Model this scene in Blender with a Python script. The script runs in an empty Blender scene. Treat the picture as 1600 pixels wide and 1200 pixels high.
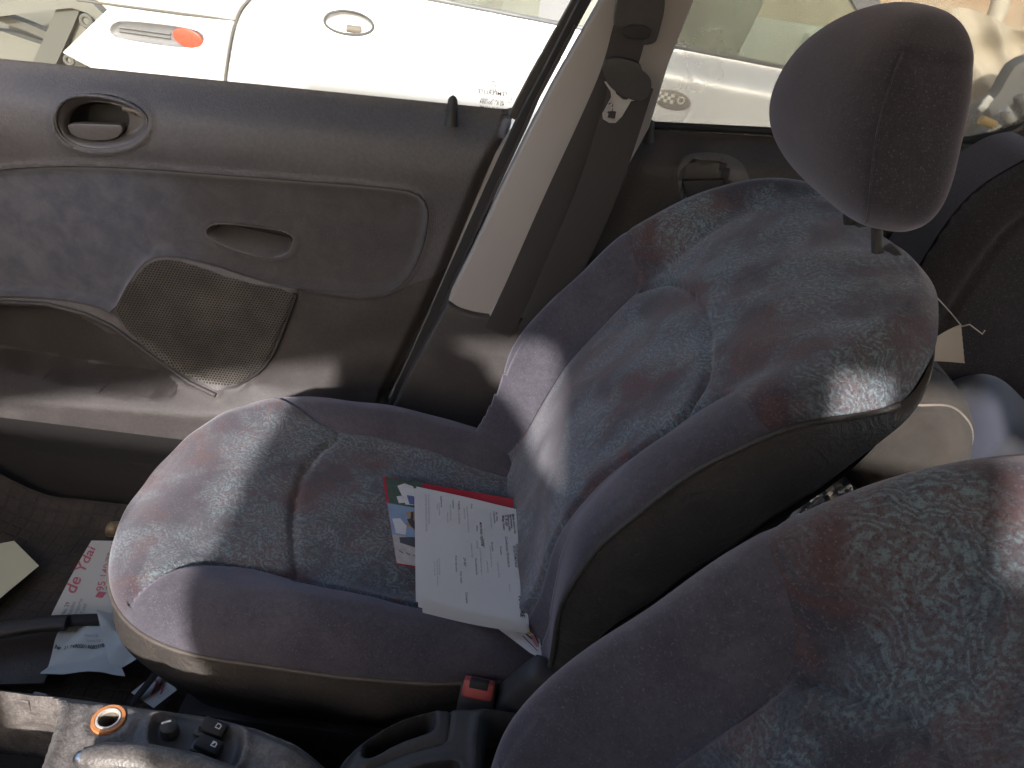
import bpy, bmesh, math, random
import numpy as np
from mathutils import Vector, Matrix

random.seed(4)
rng = np.random.default_rng(4)
scene = bpy.context.scene
COL = scene.collection

# ------------------------------------------------------------------ camera
CAM = np.array([0.0, 0.0, 1.20]); PITCH = math.radians(31); ROLL = math.radians(7); FPX = 1232.0
_f = np.array([0, math.cos(PITCH), -math.sin(PITCH)]); _r0 = np.array([1.0, 0, 0]); _u0 = np.cross(_r0, _f)
_r = math.cos(ROLL) * _r0 + math.sin(ROLL) * _u0
_u = math.cos(ROLL) * _u0 - math.sin(ROLL) * _r0
cd = bpy.data.cameras.new('camera'); cam = bpy.data.objects.new('camera', cd); COL.objects.link(cam)
cam.matrix_world = Matrix(((_r[0], _u[0], -_f[0], CAM[0]), (_r[1], _u[1], -_f[1], CAM[1]), (_r[2], _u[2], -_f[2], CAM[2]), (0, 0, 0, 1)))
cd.sensor_width = 36; cd.lens = FPX / 1600 * 36; cd.clip_start = 0.02; cd.clip_end = 500
scene.camera = cam

# ------------------------------------------------------------------ light
SLOPE = 0.53                                   # the sun drops 0.53 m for each metre across the car
ELEV = math.atan(SLOPE)
w = bpy.data.worlds.new('World'); scene.world = w; w.use_nodes = True
nt = w.node_tree; bg = nt.nodes['Background']
sky = nt.nodes.new('ShaderNodeTexSky'); sky.sky_type = 'NISHITA'; sky.sun_disc = False
sky.sun_elevation = ELEV; sky.sun_rotation = math.pi; sky.dust_density = 3.0; sky.ozone_density = 1.0
nt.links.new(sky.outputs[0], bg.inputs[0]); bg.inputs[1].default_value = 0.15
sd = bpy.data.lights.new('sun', 'SUN'); sd.energy = 2.0; sd.angle = math.radians(1.3); sd.color = (1.0, 0.96, 0.925)
sun = bpy.data.objects.new('sun', sd); COL.objects.link(sun)
sun.rotation_euler = Vector((0, 1, -SLOPE)).to_track_quat('-Z', 'Y').to_euler()
vs = scene.view_settings; vs.view_transform = 'Standard'; vs.look = 'None'; vs.gamma = 1.0
vs.use_curve_mapping = False; vs.exposure = 2.05
scene.render.engine = 'CYCLES'
scene.cycles.max_bounces = 8; scene.cycles.diffuse_bounces = 5; scene.cycles.transparent_max_bounces = 12
scene.cycles.sample_clamp_indirect = 6.0; scene.cycles.caustics_reflective = False; scene.cycles.caustics_refractive = False

# ------------------------------------------------------------------ survey helpers
def ray(x, y): return _f + (x - 800) / FPX * _r - (y - 600) / FPX * _u
def onY(x, y, Y):
    v = ray(x, y); return CAM + v * (Y - CAM[1]) / v[1]
def onZ(x, y, Z):
    v = ray(x, y); return CAM + v * (Z - CAM[2]) / v[2]
def onX(x, y, X):
    v = ray(x, y); return CAM + v * (X - CAM[0]) / v[0]
def XZ(pts, Y): return np.array([[onY(x, y, Y)[0], onY(x, y, Y)[2]] for x, y in pts])
def XY(pts, Z): return np.array([[onZ(x, y, Z)[0], onZ(x, y, Z)[1]] for x, y in pts])

# ------------------------------------------------------------------ mesh helpers
def link(name, me, mat=None, parent=None, kind=None):
    o = bpy.data.objects.new(name, me); COL.objects.link(o)
    if mat is not None and me is not None: me.materials.append(mat)
    if parent is not None: o.parent = parent
    if kind: o['kind'] = kind
    return o
def mesh(name, V, Fs, mat=None, parent=None, smooth=True, angle=40, kind=None):
    me = bpy.data.meshes.new(name)
    me.from_pydata([tuple(map(float, v)) for v in V], [], [tuple(map(int, f)) for f in Fs]); me.validate(); me.update()
    if smooth:
        me.polygons.foreach_set('use_smooth', [True] * len(me.polygons))
        if angle: me.set_sharp_from_angle(angle=math.radians(angle))
    return link(name, me, mat, parent, kind)
def thing(name, label, cat, group=None, loc=None):
    o = bpy.data.objects.new(name, None); COL.objects.link(o); o.empty_display_size = 0.05
    return tag(o, label, cat, group)
def tag(o, label, cat, group=None):
    o['label'] = label; o['category'] = cat
    if group: o['group'] = group
    return o
def sdf(P, poly):
    """signed distance, negative inside"""
    P = np.asarray(P, float); poly = np.asarray(poly, float)
    d = np.full(len(P), 1e9); ins = np.zeros(len(P), bool)
    n = len(poly)
    for i in range(n):
        a = poly[i]; b = poly[(i + 1) % n]; e = b - a; wv = P - a
        t = np.clip((wv @ e) / max(e @ e, 1e-12), 0, 1)
        q = wv - t[:, None] * e
        d = np.minimum(d, np.hypot(q[:, 0], q[:, 1]))
        c = ((a[1] <= P[:, 1]) & (b[1] > P[:, 1])) | ((b[1] <= P[:, 1]) & (a[1] > P[:, 1]))
        with np.errstate(divide='ignore', invalid='ignore'):
            xi = a[0] + (P[:, 1] - a[1]) * e[0] / (e[1] if abs(e[1]) > 1e-12 else 1e-12)
        ins ^= c & (P[:, 0] < xi)
    return np.where(ins, -d, d)
def dist_line(P, poly):
    P = np.asarray(P, float); poly = np.asarray(poly, float); d = np.full(len(P), 1e9)
    for a, b in zip(poly[:-1], poly[1:]):
        e = b - a; wv = P - a; t = np.clip((wv @ e) / max(e @ e, 1e-12), 0, 1); q = wv - t[:, None] * e
        d = np.minimum(d, np.hypot(q[:, 0], q[:, 1]))
    return d
def sm(x, a, b):
    t = np.clip((x - a) / (b - a), 0, 1); return t * t * (3 - 2 * t)
def smooth_poly(pts, it=2, closed=True):
    p = np.asarray(pts, float)
    for _ in range(it):
        if closed:
            q = np.roll(p, -1, 0); p = np.stack([.75 * p + .25 * q, .25 * p + .75 * q], 1).reshape(-1, p.shape[1])
        else:
            a, b = p[:-1], p[1:]
            m = np.stack([.75 * a + .25 * b, .25 * a + .75 * b], 1).reshape(-1, p.shape[1])
            p = np.vstack([p[:1], m[1:-1], p[-1:]])
    return p
def clip(V, T, D):
    """split triangles by the sign of D (per vertex): returns (V, T_inside, T_outside, D)"""
    V = list(map(np.asarray, V)); D = list(D); cache = {}; tin = []; tout = []
    Da = np.array(D); s = Da[np.array(T)] < 0 if len(T) else np.zeros((0, 3), bool)
    cnt = s.sum(1) if len(T) else []
    for t, c, sg in zip(T, cnt, s):
        if c == 3: tin.append(tuple(t)); continue
        if c == 0: tout.append(tuple(t)); continue
        poly_in = []; poly_out = []
        for k in range(3):
            a, b = int(t[k]), int(t[(k + 1) % 3])
            (poly_in if sg[k] else poly_out).append(a)
            if sg[k] != sg[(k + 1) % 3]:
                key = (min(a, b), max(a, b))
                if key not in cache:
                    f = D[a] / (D[a] - D[b]); V.append(V[a] + (V[b] - V[a]) * f); D.append(0.0); cache[key] = len(V) - 1
                m = cache[key]; poly_in.append(m); poly_out.append(m)
        for pl, out in ((poly_in, tin), (poly_out, tout)):
            for k in range(1, len(pl) - 1): out.append((pl[0], pl[k], pl[k + 1]))
    return V, tin, tout
def compact(V, T):
    V = np.asarray(V); T = np.asarray(T, int)
    u, inv = np.unique(T.ravel(), return_inverse=True)
    return V[u], inv.reshape(-1, 3)
def split_parts(P3, P2, T, regions):
    """regions: list of (key, function of 2-D points -> signed distance). Returns {key: (V, T)}; the rest under None"""
    V = np.hstack([P3, P2]); out = {}
    rest = [tuple(t) for t in T]
    for key, fn in regions:
        Va = np.asarray(V)
        V, tin, rest = clip(Va, rest, fn(Va[:, 3:5]))
        out[key] = tin
    V = np.asarray(V); out[None] = rest
    return {k: compact(V[:, :3], t) for k, t in out.items() if len(t)}
def grid_tris(nu, nv, flip=False):
    T = []
    for i in range(nu - 1):
        for j in range(nv - 1):
            a, b, c, d = i * nv + j, (i + 1) * nv + j, (i + 1) * nv + j + 1, i * nv + j + 1
            if flip: T += [(a, c, b), (a, d, c)]
            else: T += [(a, b, c), (a, c, d)]
    return T
def grid_quads(nu, nv, cu=False, cv=False, flip=False):
    Q = []
    for i in range(nu if cu else nu - 1):
        for j in range(nv if cv else nv - 1):
            i2, j2 = (i + 1) % nu, (j + 1) % nv
            q = (i * nv + j, i2 * nv + j, i2 * nv + j2, i * nv + j2)
            Q.append(q[::-1] if flip else q)
    return Q
def tube(name, path, r, mat, parent=None, n=8, closed=False, ry=None, kind=None):
    p = np.asarray(path, float); N = len(p); V = []
    prev = None
    for i in range(N):
        a = p[(i - 1) % N] if (closed or i > 0) else p[i]; b = p[(i + 1) % N] if (closed or i < N - 1) else p[i]
        t = b - a; t = t / (np.linalg.norm(t) + 1e-12)
        if prev is None:
            h = np.array([0, 0, 1.0]) if abs(t[2]) < .9 else np.array([0, 1.0, 0])
        else: h = prev
        s = np.cross(t, h); s /= np.linalg.norm(s) + 1e-12; q = np.cross(s, t); prev = q
        rr = r[i] if hasattr(r, '__len__') else r; r2 = rr if ry is None else ry
        for k in range(n):
            an = 2 * math.pi * k / n; V.append(p[i] + s * rr * math.cos(an) + q * r2 * math.sin(an))
    Fs = grid_quads(N, n, closed, True)
    if not closed: Fs += [tuple(range(n))[::-1], tuple((N - 1) * n + k for k in range(n))]
    return mesh(name, V, Fs, mat, parent, kind=kind, angle=60)
def prism(name, poly2, to3, depth, mat, parent=None, bevel=0.0, seg=2, smooth=True):
    """polygon (2-D) placed with to3(a, b, d), d from 0 to depth, bevelled"""
    bm = bmesh.new(); n = len(poly2)
    v0 = [bm.verts.new(to3(a, b, 0.0)) for a, b in poly2]; v1 = [bm.verts.new(to3(a, b, depth)) for a, b in poly2]
    bm.faces.new(v0); bm.faces.new(v1[::-1])
    for i in range(n): bm.faces.new((v0[i], v0[(i + 1) % n], v1[(i + 1) % n], v1[i])[::-1])
    bmesh.ops.recalc_face_normals(bm, faces=bm.faces)
    if bevel: bmesh.ops.bevel(bm, geom=[e for e in bm.edges], offset=bevel, segments=seg, profile=.6, affect='EDGES', clamp_overlap=True)
    me = bpy.data.meshes.new(name); bm.to_mesh(me); bm.free()
    if smooth:
        me.polygons.foreach_set('use_smooth', [True] * len(me.polygons)); me.set_sharp_from_angle(angle=math.radians(35))
    return link(name, me, mat, parent)
def rbox(name, c, half, r, mat, parent=None, rot=None, n=7):
    """rounded box: a subdivided cube pushed to a rounded hull"""
    V = []; Fs = []
    half = np.array(half, float); r = min(r, half.min() * .999)
    core = half - r
    for ax in range(3):
        for sg in (-1, 1):
            base = len(V); u, v = (ax + 1) % 3, (ax + 2) % 3
            g = np.tan(np.linspace(-math.pi / 4, math.pi / 4, n))
            for a in g:
                for b in g:
                    q = np.zeros(3); q[ax] = sg; q[u] = a; q[v] = b
                    nn = q / np.linalg.norm(q)
                    V.append(np.sign(q) * 0 + np.clip(q * (core + r), -core, core) + nn * r)
            for i in range(n - 1):
                for j in range(n - 1):
                    f = (base + i * n + j, base + (i + 1) * n + j, base + (i + 1) * n + j + 1, base + i * n + j + 1)
                    Fs.append(f if sg > 0 else f[::-1])
    V = np.array(V)
    if rot is not None: V = V @ np.array(rot).T
    V = V + np.array(c)
    o = mesh(name, V, Fs, None, parent, angle=None)
    bm = bmesh.new(); bm.from_mesh(o.data); bmesh.ops.remove_doubles(bm, verts=bm.verts, dist=1e-5); bm.to_mesh(o.data); bm.free()
    o.data.materials.append(mat); return o
def rotY(a): c, s = math.cos(a), math.sin(a); return np.array([[c, 0, s], [0, 1, 0], [-s, 0, c]])
def rotZ(a): c, s = math.cos(a), math.sin(a); return np.array([[c, -s, 0], [s, c, 0], [0, 0, 1]])
def rotX(a): c, s = math.cos(a), math.sin(a); return np.array([[1, 0, 0], [0, c, -s], [0, s, c]])
def text_mesh(body, size=1.0, shear=0.0, bold=0.0):
    cu = bpy.data.curves.new('lettering', 'FONT'); cu.body = body; cu.size = size; cu.shear = shear; cu.offset = bold; cu.resolution_u = 3
    o = bpy.data.objects.new('lettering', cu); COL.objects.link(o)
    dg = bpy.context.evaluated_depsgraph_get(); dg.update()
    me = bpy.data.meshes.new_from_object(o.evaluated_get(dg))
    V = np.array([v.co[:2] for v in me.vertices]) if len(me.vertices) else np.zeros((0, 2)); Fs = [tuple(p.vertices) for p in me.polygons]
    bpy.data.objects.remove(o); bpy.data.curves.remove(cu); bpy.data.meshes.remove(me)
    return V, Fs

# ------------------------------------------------------------------ materials
class NT:
    def __init__(s, name):
        s.m = bpy.data.materials.new(name); s.m.use_nodes = True; s.t = s.m.node_tree; s.b = s.t.nodes['Principled BSDF']; s.out = s.t.nodes['Material Output']
        tc = s.t.nodes.new('ShaderNodeTexCoord'); s.co = tc.outputs['Object']
    def n(s, ty, **kw):
        nd = s.t.nodes.new(ty)
        for k, v in kw.items(): setattr(nd, k, v)
        return nd
    def l(s, a, b): s.t.links.new(a, b)
    def noise(s, scale, detail=4, rough=.55, dist=0.0, co=None, out='Fac'):
        nd = s.n('ShaderNodeTexNoise'); nd.inputs['Scale'].default_value = scale; nd.inputs['Detail'].default_value = detail
        nd.inputs['Roughness'].default_value = rough; nd.inputs['Distortion'].default_value = dist; s.l(co or s.co, nd.inputs['Vector']); return nd.outputs[out]
    def ramp(s, fac, stops, interp='LINEAR'):
        nd = s.n('ShaderNodeValToRGB'); cr = nd.color_ramp; cr.interpolation = interp
        while len(cr.elements) < len(stops): cr.elements.new(.5)
        for e, (p, c) in zip(cr.elements, stops):
            e.position = p; e.color = (*c, 1) if hasattr(c, '__len__') else (c, c, c, 1)
        s.l(fac, nd.inputs[0]); return nd.outputs[0]
    def mix(s, fac, a, b, blend='MIX'):
        nd = s.n('ShaderNodeMix', data_type='RGBA', blend_type=blend)
        for inp, v in ((nd.inputs[0], fac), (nd.inputs[6], a), (nd.inputs[7], b)):
            if hasattr(v, 'links') or hasattr(v, 'is_linked'): s.l(v, inp)
            elif hasattr(v, '__len__'): inp.default_value = (*v, 1)
            else: inp.default_value = v
        return nd.outputs[2]
    def math(s, op, a, b=None):
        nd = s.n('ShaderNodeMath', operation=op)
        for inp, v in ((nd.inputs[0], a), (nd.inputs[1], b)):
            if v is None: continue
            if hasattr(v, 'is_linked'): s.l(v, inp)
            else: inp.default_value = v
        return nd.outputs[0]
    def bump(s, h, strength=.3, dist=.002, prev=None):
        nd = s.n('ShaderNodeBump'); nd.inputs['Strength'].default_value = strength; nd.inputs['Distance'].default_value = dist
        s.l(h, nd.inputs['Height'])
        if prev is not None: s.l(prev, nd.inputs['Normal'])
        s.l(nd.outputs[0], s.b.inputs['Normal']); return nd.outputs[0]
    def col(s, v):
        if hasattr(v, 'is_linked'): s.l(v, s.b.inputs['Base Color'])
        else: s.b.inputs['Base Color'].default_value = (*v, 1)
    def rough(s, v):
        if hasattr(v, 'is_linked'): s.l(v, s.b.inputs['Roughness'])
        else: s.b.inputs['Roughness'].default_value = v
    def set(s, k, v): s.b.inputs[k].default_value = v

def plastic(name, c, rough=.5, grain=900, gs=.25, dust=(.29, .265, .255), dusty=.18, spec=.4):
    m = NT(name); big = m.noise(9, 5, .6); fine = m.noise(160, 3, .6)
    d = m.math('MULTIPLY', m.ramp(big, [(.42, 0.0), (.72, 1.0)]), dusty)
    c2 = m.mix(m.ramp(fine, [(.35, 0.0), (.7, 1.0)]), c, tuple(min(1, x * 1.25) for x in c))
    m.col(m.mix(d, c2, dust)); m.rough(m.ramp(big, [(.3, rough - .06), (.75, min(1, rough + .16))]))
    v = m.n('ShaderNodeTexVoronoi', feature='SMOOTH_F1'); v.inputs['Scale'].default_value = grain; m.l(m.co, v.inputs['Vector'])
    m.bump(v.outputs[0], gs, .0008); m.set('Specular IOR Level', spec); return m.m
def simple(name, c, rough=.5, metal=0.0, nscale=30, var=.15, bumps=0.0, bscale=200, spec=.5):
    m = NT(name); k = m.noise(nscale, 5, .6)
    m.col(m.mix(k, tuple(x * (1 - var) for x in c), tuple(min(1, x * (1 + var)) for x in c)))
    m.rough(m.ramp(k, [(.3, max(0, rough - .06)), (.7, min(1, rough + .08))])); m.set('Metallic', metal); m.set('Specular IOR Level', spec)
    if bumps: m.bump(m.noise(bscale, 4, .6), bumps, .001)
    return m.m
def velour_plain(name='velour_plain', a=(.062, .056, .070), b=(.096, .088, .104)):
    m = NT(name)
    sp = m.noise(520, 2, .7); big = m.noise(14, 4, .6); tw = m.noise(1400, 1, .5)
    base = m.mix(m.ramp(big, [(.3, 0.0), (.7, 1.0)]), a, b)
    base = m.mix(m.ramp(m.noise(150, 4, .75), [(.32, .45), (.60, 0.0)]), base, tuple(x * .62 for x in a))
    base = m.mix(m.ramp(sp, [(.58, 0.0), (.71, .55)]), base, (.17, .16, .175))
    m.col(base); m.rough(.95); m.set('Specular IOR Level', .08); m.set('Sheen Weight', .45); m.set('Sheen Roughness', .5)
    m.b.inputs['Sheen Tint'].default_value = (.78, .72, .82, 1)
    m.bump(tw, .35, .0009); return m.m
def velour_pattern():
    m = NT('velour_pattern')
    warp = m.noise(7, 3, .5, out='Color')
    va = m.n('ShaderNodeVectorMath', operation='MULTIPLY_ADD'); m.l(warp, va.inputs[0]); va.inputs[1].default_value = (.14, .14, .14); m.l(m.co, va.inputs[2])
    co = va.outputs[0]
    base = m.mix(m.ramp(m.noise(10, 4, .6, co=co), [(.38, 0.0), (.62, 1.0)]), (.042, .040, .052), (.066, .059, .070))
    mar = m.ramp(m.noise(13, 5, .62, .6, co=co), [(.47, 0.0), (.60, 1.0)])
    base = m.mix(m.math('MULTIPLY', mar, .85), base, (.092, .050, .049))
    # brushed strokes, blue-green on the ground
    wv = m.n('ShaderNodeTexWave', wave_type='BANDS', bands_direction='DIAGONAL'); wv.inputs['Scale'].default_value = 48
    wv.inputs['Distortion'].default_value = 16; wv.inputs['Detail'].default_value = 3; wv.inputs['Detail Scale'].default_value = 1.1; m.l(co, wv.inputs['Vector'])
    st = m.ramp(wv.outputs['Fac'], [(.30, 0.0), (.85, 1.0)])
    mask = m.ramp(m.noise(11, 4, .55, .3, co=m.co), [(.43, 0.0), (.56, 1.0)])
    brk = m.ramp(m.noise(300, 3, .8), [(.34, 0.0), (.56, 1.0)])
    teal = m.math('MULTIPLY', m.math('MULTIPLY', m.math('ADD', m.math('MULTIPLY', st, .58), .40), mask), brk)
    base = m.mix(m.math('MULTIPLY', teal, 1.0), base, (.160, .205, .222))
    rs_ = m.ramp(m.noise(260, 3, .75, co=co), [(.52, 0.0), (.64, .5)])
    base = m.mix(rs_, base, (.105, .066, .064))
    base = m.mix(m.ramp(m.noise(330, 3, .8), [(.30, .5), (.46, 0.0)]), base, (.028, .027, .034))
    sp = m.noise(420, 2, .7)
    base = m.mix(m.ramp(sp, [(.57, 0.0), (.72, .5)]), base, (.20, .185, .185))
    m.col(base); m.rough(.95); m.set('Specular IOR Level', .08); m.set('Sheen Weight', .42); m.set('Sheen Roughness', .5)
    m.b.inputs['Sheen Tint'].default_value = (.8, .76, .82, 1)
    m.bump(m.noise(1300, 1, .5), .35, .0009); return m.m
def glass_mat(name, tint, dust):
    m = NT(name); t = m.t; t.nodes.remove(m.b)
    tr = m.n('ShaderNodeBsdfTransparent'); tr.inputs[0].default_value = (*tint, 1)
    df = m.n('ShaderNodeBsdfDiffuse'); df.inputs[0].default_value = (.72, .66, .58, 1)
    gl = m.n('ShaderNodeBsdfGlossy'); gl.inputs['Roughness'].default_value = .03
    k = m.math('MULTIPLY', m.ramp(m.noise(6, 6, .65), [(.3, .55), (.75, 1.25)]), dust)
    mx = m.n('ShaderNodeMixShader'); m.l(k, mx.inputs[0]); m.l(tr.outputs[0], mx.inputs[1]); m.l(df.outputs[0], mx.inputs[2])
    fr = m.n('ShaderNodeFresnel'); fr.inputs[0].default_value = 1.45
    mx2 = m.n('ShaderNodeMixShader'); m.l(m.math('MULTIPLY', fr.outputs[0], .6), mx2.inputs[0]); m.l(mx.outputs[0], mx2.inputs[1]); m.l(gl.outputs[0], mx2.inputs[2])
    m.l(mx2.outputs[0], m.out.inputs['Surface']); return m.m

M = {}
M['velour'] = velour_plain()
M['pattern'] = velour_pattern()
M['head'] = velour_plain('headrest_velour', (.046, .041, .048), (.066, .058, .066))
def vinyl():
    m = NT('seat_vinyl'); a = m.noise(38, 5, .6, 1.2); b = m.noise(260, 4, .65)
    c = m.mix(m.ramp(m.noise(9, 5, .6), [(.35, 0.0), (.7, 1.0)]), (.044, .038, .035), (.066, .057, .050)); c = m.mix(m.ramp(b, [(.56, 0.0), (.75, .45)]), c, (.15, .13, .11))
    m.col(c); m.rough(m.ramp(a, [(.3, .42), (.7, .6)])); h = m.math('ADD', m.math('MULTIPLY', m.math('ABSOLUTE', m.math('SUBTRACT', a, .5)), 2.0), m.math('MULTIPLY', b, .35))
    m.bump(h, .5, .004); return m.m
M['vinyl'] = vinyl()
M['vinyl_plain'] = plastic('seat_vinyl_plain', (.042, .036, .034), .5, 420, .35, dusty=.16)
M['piping'] = simple('piping_cord', (.16, .135, .11), .7, nscale=60)
M['black'] = plastic('black_plastic', (.032, .029, .029), .5, 800, .15, dusty=.1)
M['rubber'] = simple('black_rubber', (.022, .020, .020), .75, nscale=40)
M['door'] = plastic('door_plastic', (.076, .069, .071), .52, 420, .75, dusty=.08)
M['doorlow'] = plastic('door_lower_plastic', (.046, .040, .039), .55, 480, .4, dusty=.10)
M['trimlight'] = simple('pillar_trim_beige', (.37, .335, .315), .7, nscale=12, var=.06, bumps=.1, bscale=700)
M['strip'] = simple('door_edge_paint', (.36, .33, .32), .5, nscale=18, var=.12)
M['web'] = simple('belt_webbing', (.045, .038, .037), .85, nscale=240, var=.3, bumps=.4, bscale=900)
M['steel'] = simple('bright_steel', (.72, .70, .68), .3, 1.0, 50, .1)
M['chrome'] = simple('headrest_post_steel', (.5, .48, .46), .35, 1.0, 50, .1)
M['glass'] = glass_mat('front_door_glass', (.90, .91, .89), .045)
M['glassrear'] = glass_mat('rear_door_glass', (.56, .56, .53), .22)
M['car2glass'] = glass_mat('parked_car_glass', (.62, .70, .64), .14)

def door_fabric():
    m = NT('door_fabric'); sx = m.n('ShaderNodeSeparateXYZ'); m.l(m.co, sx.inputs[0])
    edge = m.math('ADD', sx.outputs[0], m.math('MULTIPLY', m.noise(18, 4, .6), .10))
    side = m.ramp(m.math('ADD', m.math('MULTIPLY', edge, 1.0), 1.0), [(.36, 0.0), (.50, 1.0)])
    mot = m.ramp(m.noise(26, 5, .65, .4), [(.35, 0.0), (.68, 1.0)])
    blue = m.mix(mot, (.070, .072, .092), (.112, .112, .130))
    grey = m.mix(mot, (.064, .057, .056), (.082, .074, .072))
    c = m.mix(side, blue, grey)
    c = m.mix(m.ramp(m.noise(420, 2, .7), [(.6, 0.0), (.75, .5)]), c, (.17, .16, .17))
    m.col(c); m.rough(.95); m.set('Specular IOR Level', .1); m.set('Sheen Weight', .4); m.set('Sheen Roughness', .5)
    m.bump(m.noise(1100, 2, .5), .3, .0008); return m.m
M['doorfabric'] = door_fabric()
def grille():
    m = NT('speaker_mesh'); mp = m.n('ShaderNodeMapping'); m.l(m.co, mp.inputs[0]); mp.inputs['Rotation'].default_value = (math.radians(90), 0, 0)
    sp = m.n('ShaderNodeSeparateXYZ'); m.l(m.co, sp.inputs[0])
    S = 1 / .0056
    def dots(ox, oz):
        fx = m.math('SUBTRACT', m.math('FRACT', m.math('ADD', m.math('MULTIPLY', sp.outputs[0], S), ox)), .5)
        fz = m.math('SUBTRACT', m.math('FRACT', m.math('ADD', m.math('MULTIPLY', sp.outputs[2], S / 1.732), oz)), .5)
        fz = m.math('MULTIPLY', fz, 1.732)
        return m.math('SQRT', m.math('ADD', m.math('MULTIPLY', fx, fx), m.math('MULTIPLY', fz, fz)))
    d = m.math('MINIMUM', dots(0, 0), dots(.5, .5))
    hole = m.ramp(d, [(.24, 0.0), (.34, 1.0)])
    big = m.noise(12, 4, .6)
    c = m.mix(hole, (.006, .005, .005), m.mix(m.ramp(big, [(.4, 0.0), (.7, 1.0)]), (.066, .058, .053), (.12, .104, .088)))
    m.col(c); m.rough(.6); m.bump(hole, .8, .0015); return m.m
M['grille'] = grille()
def console_mat():
    m = NT('worn_console_plastic'); a = m.noise(55, 6, .7, .5); b = m.noise(340, 3, .75)
    wear = m.math('MULTIPLY', m.ramp(a, [(.36, 0.0), (.66, 1.0)]), m.ramp(b, [(.35, .2), (.62, 1.0)]))
    m.col(m.mix(m.math('MULTIPLY', wear, .8), (.088, .078, .073), (.27, .24, .215))); m.rough(m.ramp(a, [(.3, .34), (.7, .6)]))
    v = m.n('ShaderNodeTexVoronoi'); v.inputs['Scale'].default_value = 380; m.l(m.co, v.inputs['Vector']); m.bump(v.outputs[0], .35, .001); return m.m
M['console'] = console_mat()
def floor_mat():
    m = NT('floor_mat_rubber'); sx = m.n('ShaderNodeSeparateXYZ'); m.l(m.co, sx.inputs[0])
    big = m.noise(14, 6, .7, .3); fine = m.noise(240, 4, .7)
    def rib(ax, s):
        return m.ramp(m.math('FRACT', m.math('MULTIPLY', sx.outputs[ax], s)), [(.0, 0.0), (.12, 1.0), (.8, 1.0), (.95, 0.0)])
    g = m.math('MULTIPLY', rib(0, 48), rib(1, 48))
    c = m.mix(m.ramp(big, [(.35, 0.0), (.7, 1.0)]), (.022, .018, .016), (.058, .044, .032))
    c = m.mix(m.math('MULTIPLY', g, .06), c, (.11, .085, .065)); c = m.mix(m.ramp(fine, [(.55, 0.0), (.75, .4)]), c, (.13, .11, .09))
    m.col(c); m.rough(.8); m.bump(g, .5, .002); return m.m
M['mat'] = floor_mat()
M['carpet'] = simple('dark_carpet', (.020, .017, .016), .95, nscale=180, var=.5, bumps=.9, bscale=500)
M['paper'] = simple('white_paper', (.58, .57, .56), .8, nscale=9, var=.05, bumps=.1, bscale=40)
M['papergreen'] = simple('pale_receipt_paper', (.56, .60, .60), .75, nscale=9, var=.06, bumps=.15, bscale=30)
M['flyer'] = simple('cream_flyer_paper', (.66, .64, .58), .75, nscale=7, var=.07)
M['note'] = simple('yellow_note_paper', (.66, .62, .44), .8, nscale=7, var=.05)
M['ink'] = simple('black_ink', (.05, .05, .055), .7)
M['inkgrey'] = simple('grey_ink', (.27, .27, .28), .7)
M['inkred'] = simple('pink_red_ink', (.62, .16, .20), .7)
M['redcover'] = simple('red_cover', (.52, .012, .030), .35, nscale=14, var=.12)
M['redplastic'] = simple('red_plastic', (.40, .075, .068), .4, nscale=20, var=.1)
M['roof'] = simple('headliner_cloth', (.50, .46, .42), .95, nscale=30, var=.06)
M['shell'] = simple('silver_body_paint', (.42, .42, .42), .4, nscale=8, var=.05)
M['ground'] = simple('dusty_ground', (.36, .30, .23), .95, nscale=3, var=.3, bumps=.6, bscale=20)

# ------------------------------------------------------------------ the setting: ground, wall behind
mesh('ground', [(-60, -60, 0), (60, -60, 0), (60, 60, 0), (-60, 60, 0)], [(0, 1, 2, 3)], M['ground'], kind='structure', smooth=False)
def wall_mat():
    m = NT('tan_plaster'); a = m.noise(1.6, 6, .65, .4); b = m.noise(22, 5, .6)
    c = m.mix(m.ramp(a, [(.40, 0.0), (.62, 1.0)]), (.46, .34, .24), (.56, .47, .37)); c = m.mix(m.ramp(b, [(.5, 0.0), (.8, .6)]), c, (.30, .22, .16))
    m.col(c); m.rough(.95); m.bump(b, .5, .01); return m.m
WY = 7.2
wv = [(-14, WY, -.1), (14, WY, -.1), (14, WY, 3.0), (-14, WY, 3.0), (-14, WY + .25, -.1), (14, WY + .25, -.1), (14, WY + .25, 3.0), (-14, WY + .25, 3.0)]
yard_wall = mesh('wall', wv, [(0, 1, 2, 3), (5, 4, 7, 6), (3, 2, 6, 7), (0, 3, 7, 4), (1, 5, 6, 2)], wall_mat(), smooth=False)
tag(yard_wall, 'tan plastered yard wall far behind the parked silver car', 'wall')

# ------------------------------------------------------------------ our car: shell (floor, roof, far and near sides)
shell = bpy.data.objects.new('car_body_shell', None); COL.objects.link(shell); shell['kind'] = 'structure'
def slab(name, p0, p1, mat, parent=shell, bev=0.0):
    (x0, y0, z0), (x1, y1, z1) = p0, p1
    return prism(name, [(x0, y0), (x1, y0), (x1, y1), (x0, y1)], lambda a, b, d: (a, b, z0 + d), z1 - z0, mat, parent, bev)
FLOOR = .15
# floor pan as a gently uneven sheet with a thickness
slab('floor_pan', (-1.35, -.45, .05), (1.7, 1.33, FLOOR), M['carpet'])
slab('roof_panel', (-1.0, -.26, 1.40), (1.75, 1.16, 1.43), M['roof'])
slab('roof_rail', (-.80, 1.16, 1.30), (1.75, 1.22, 1.425), M['roof'])
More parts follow.
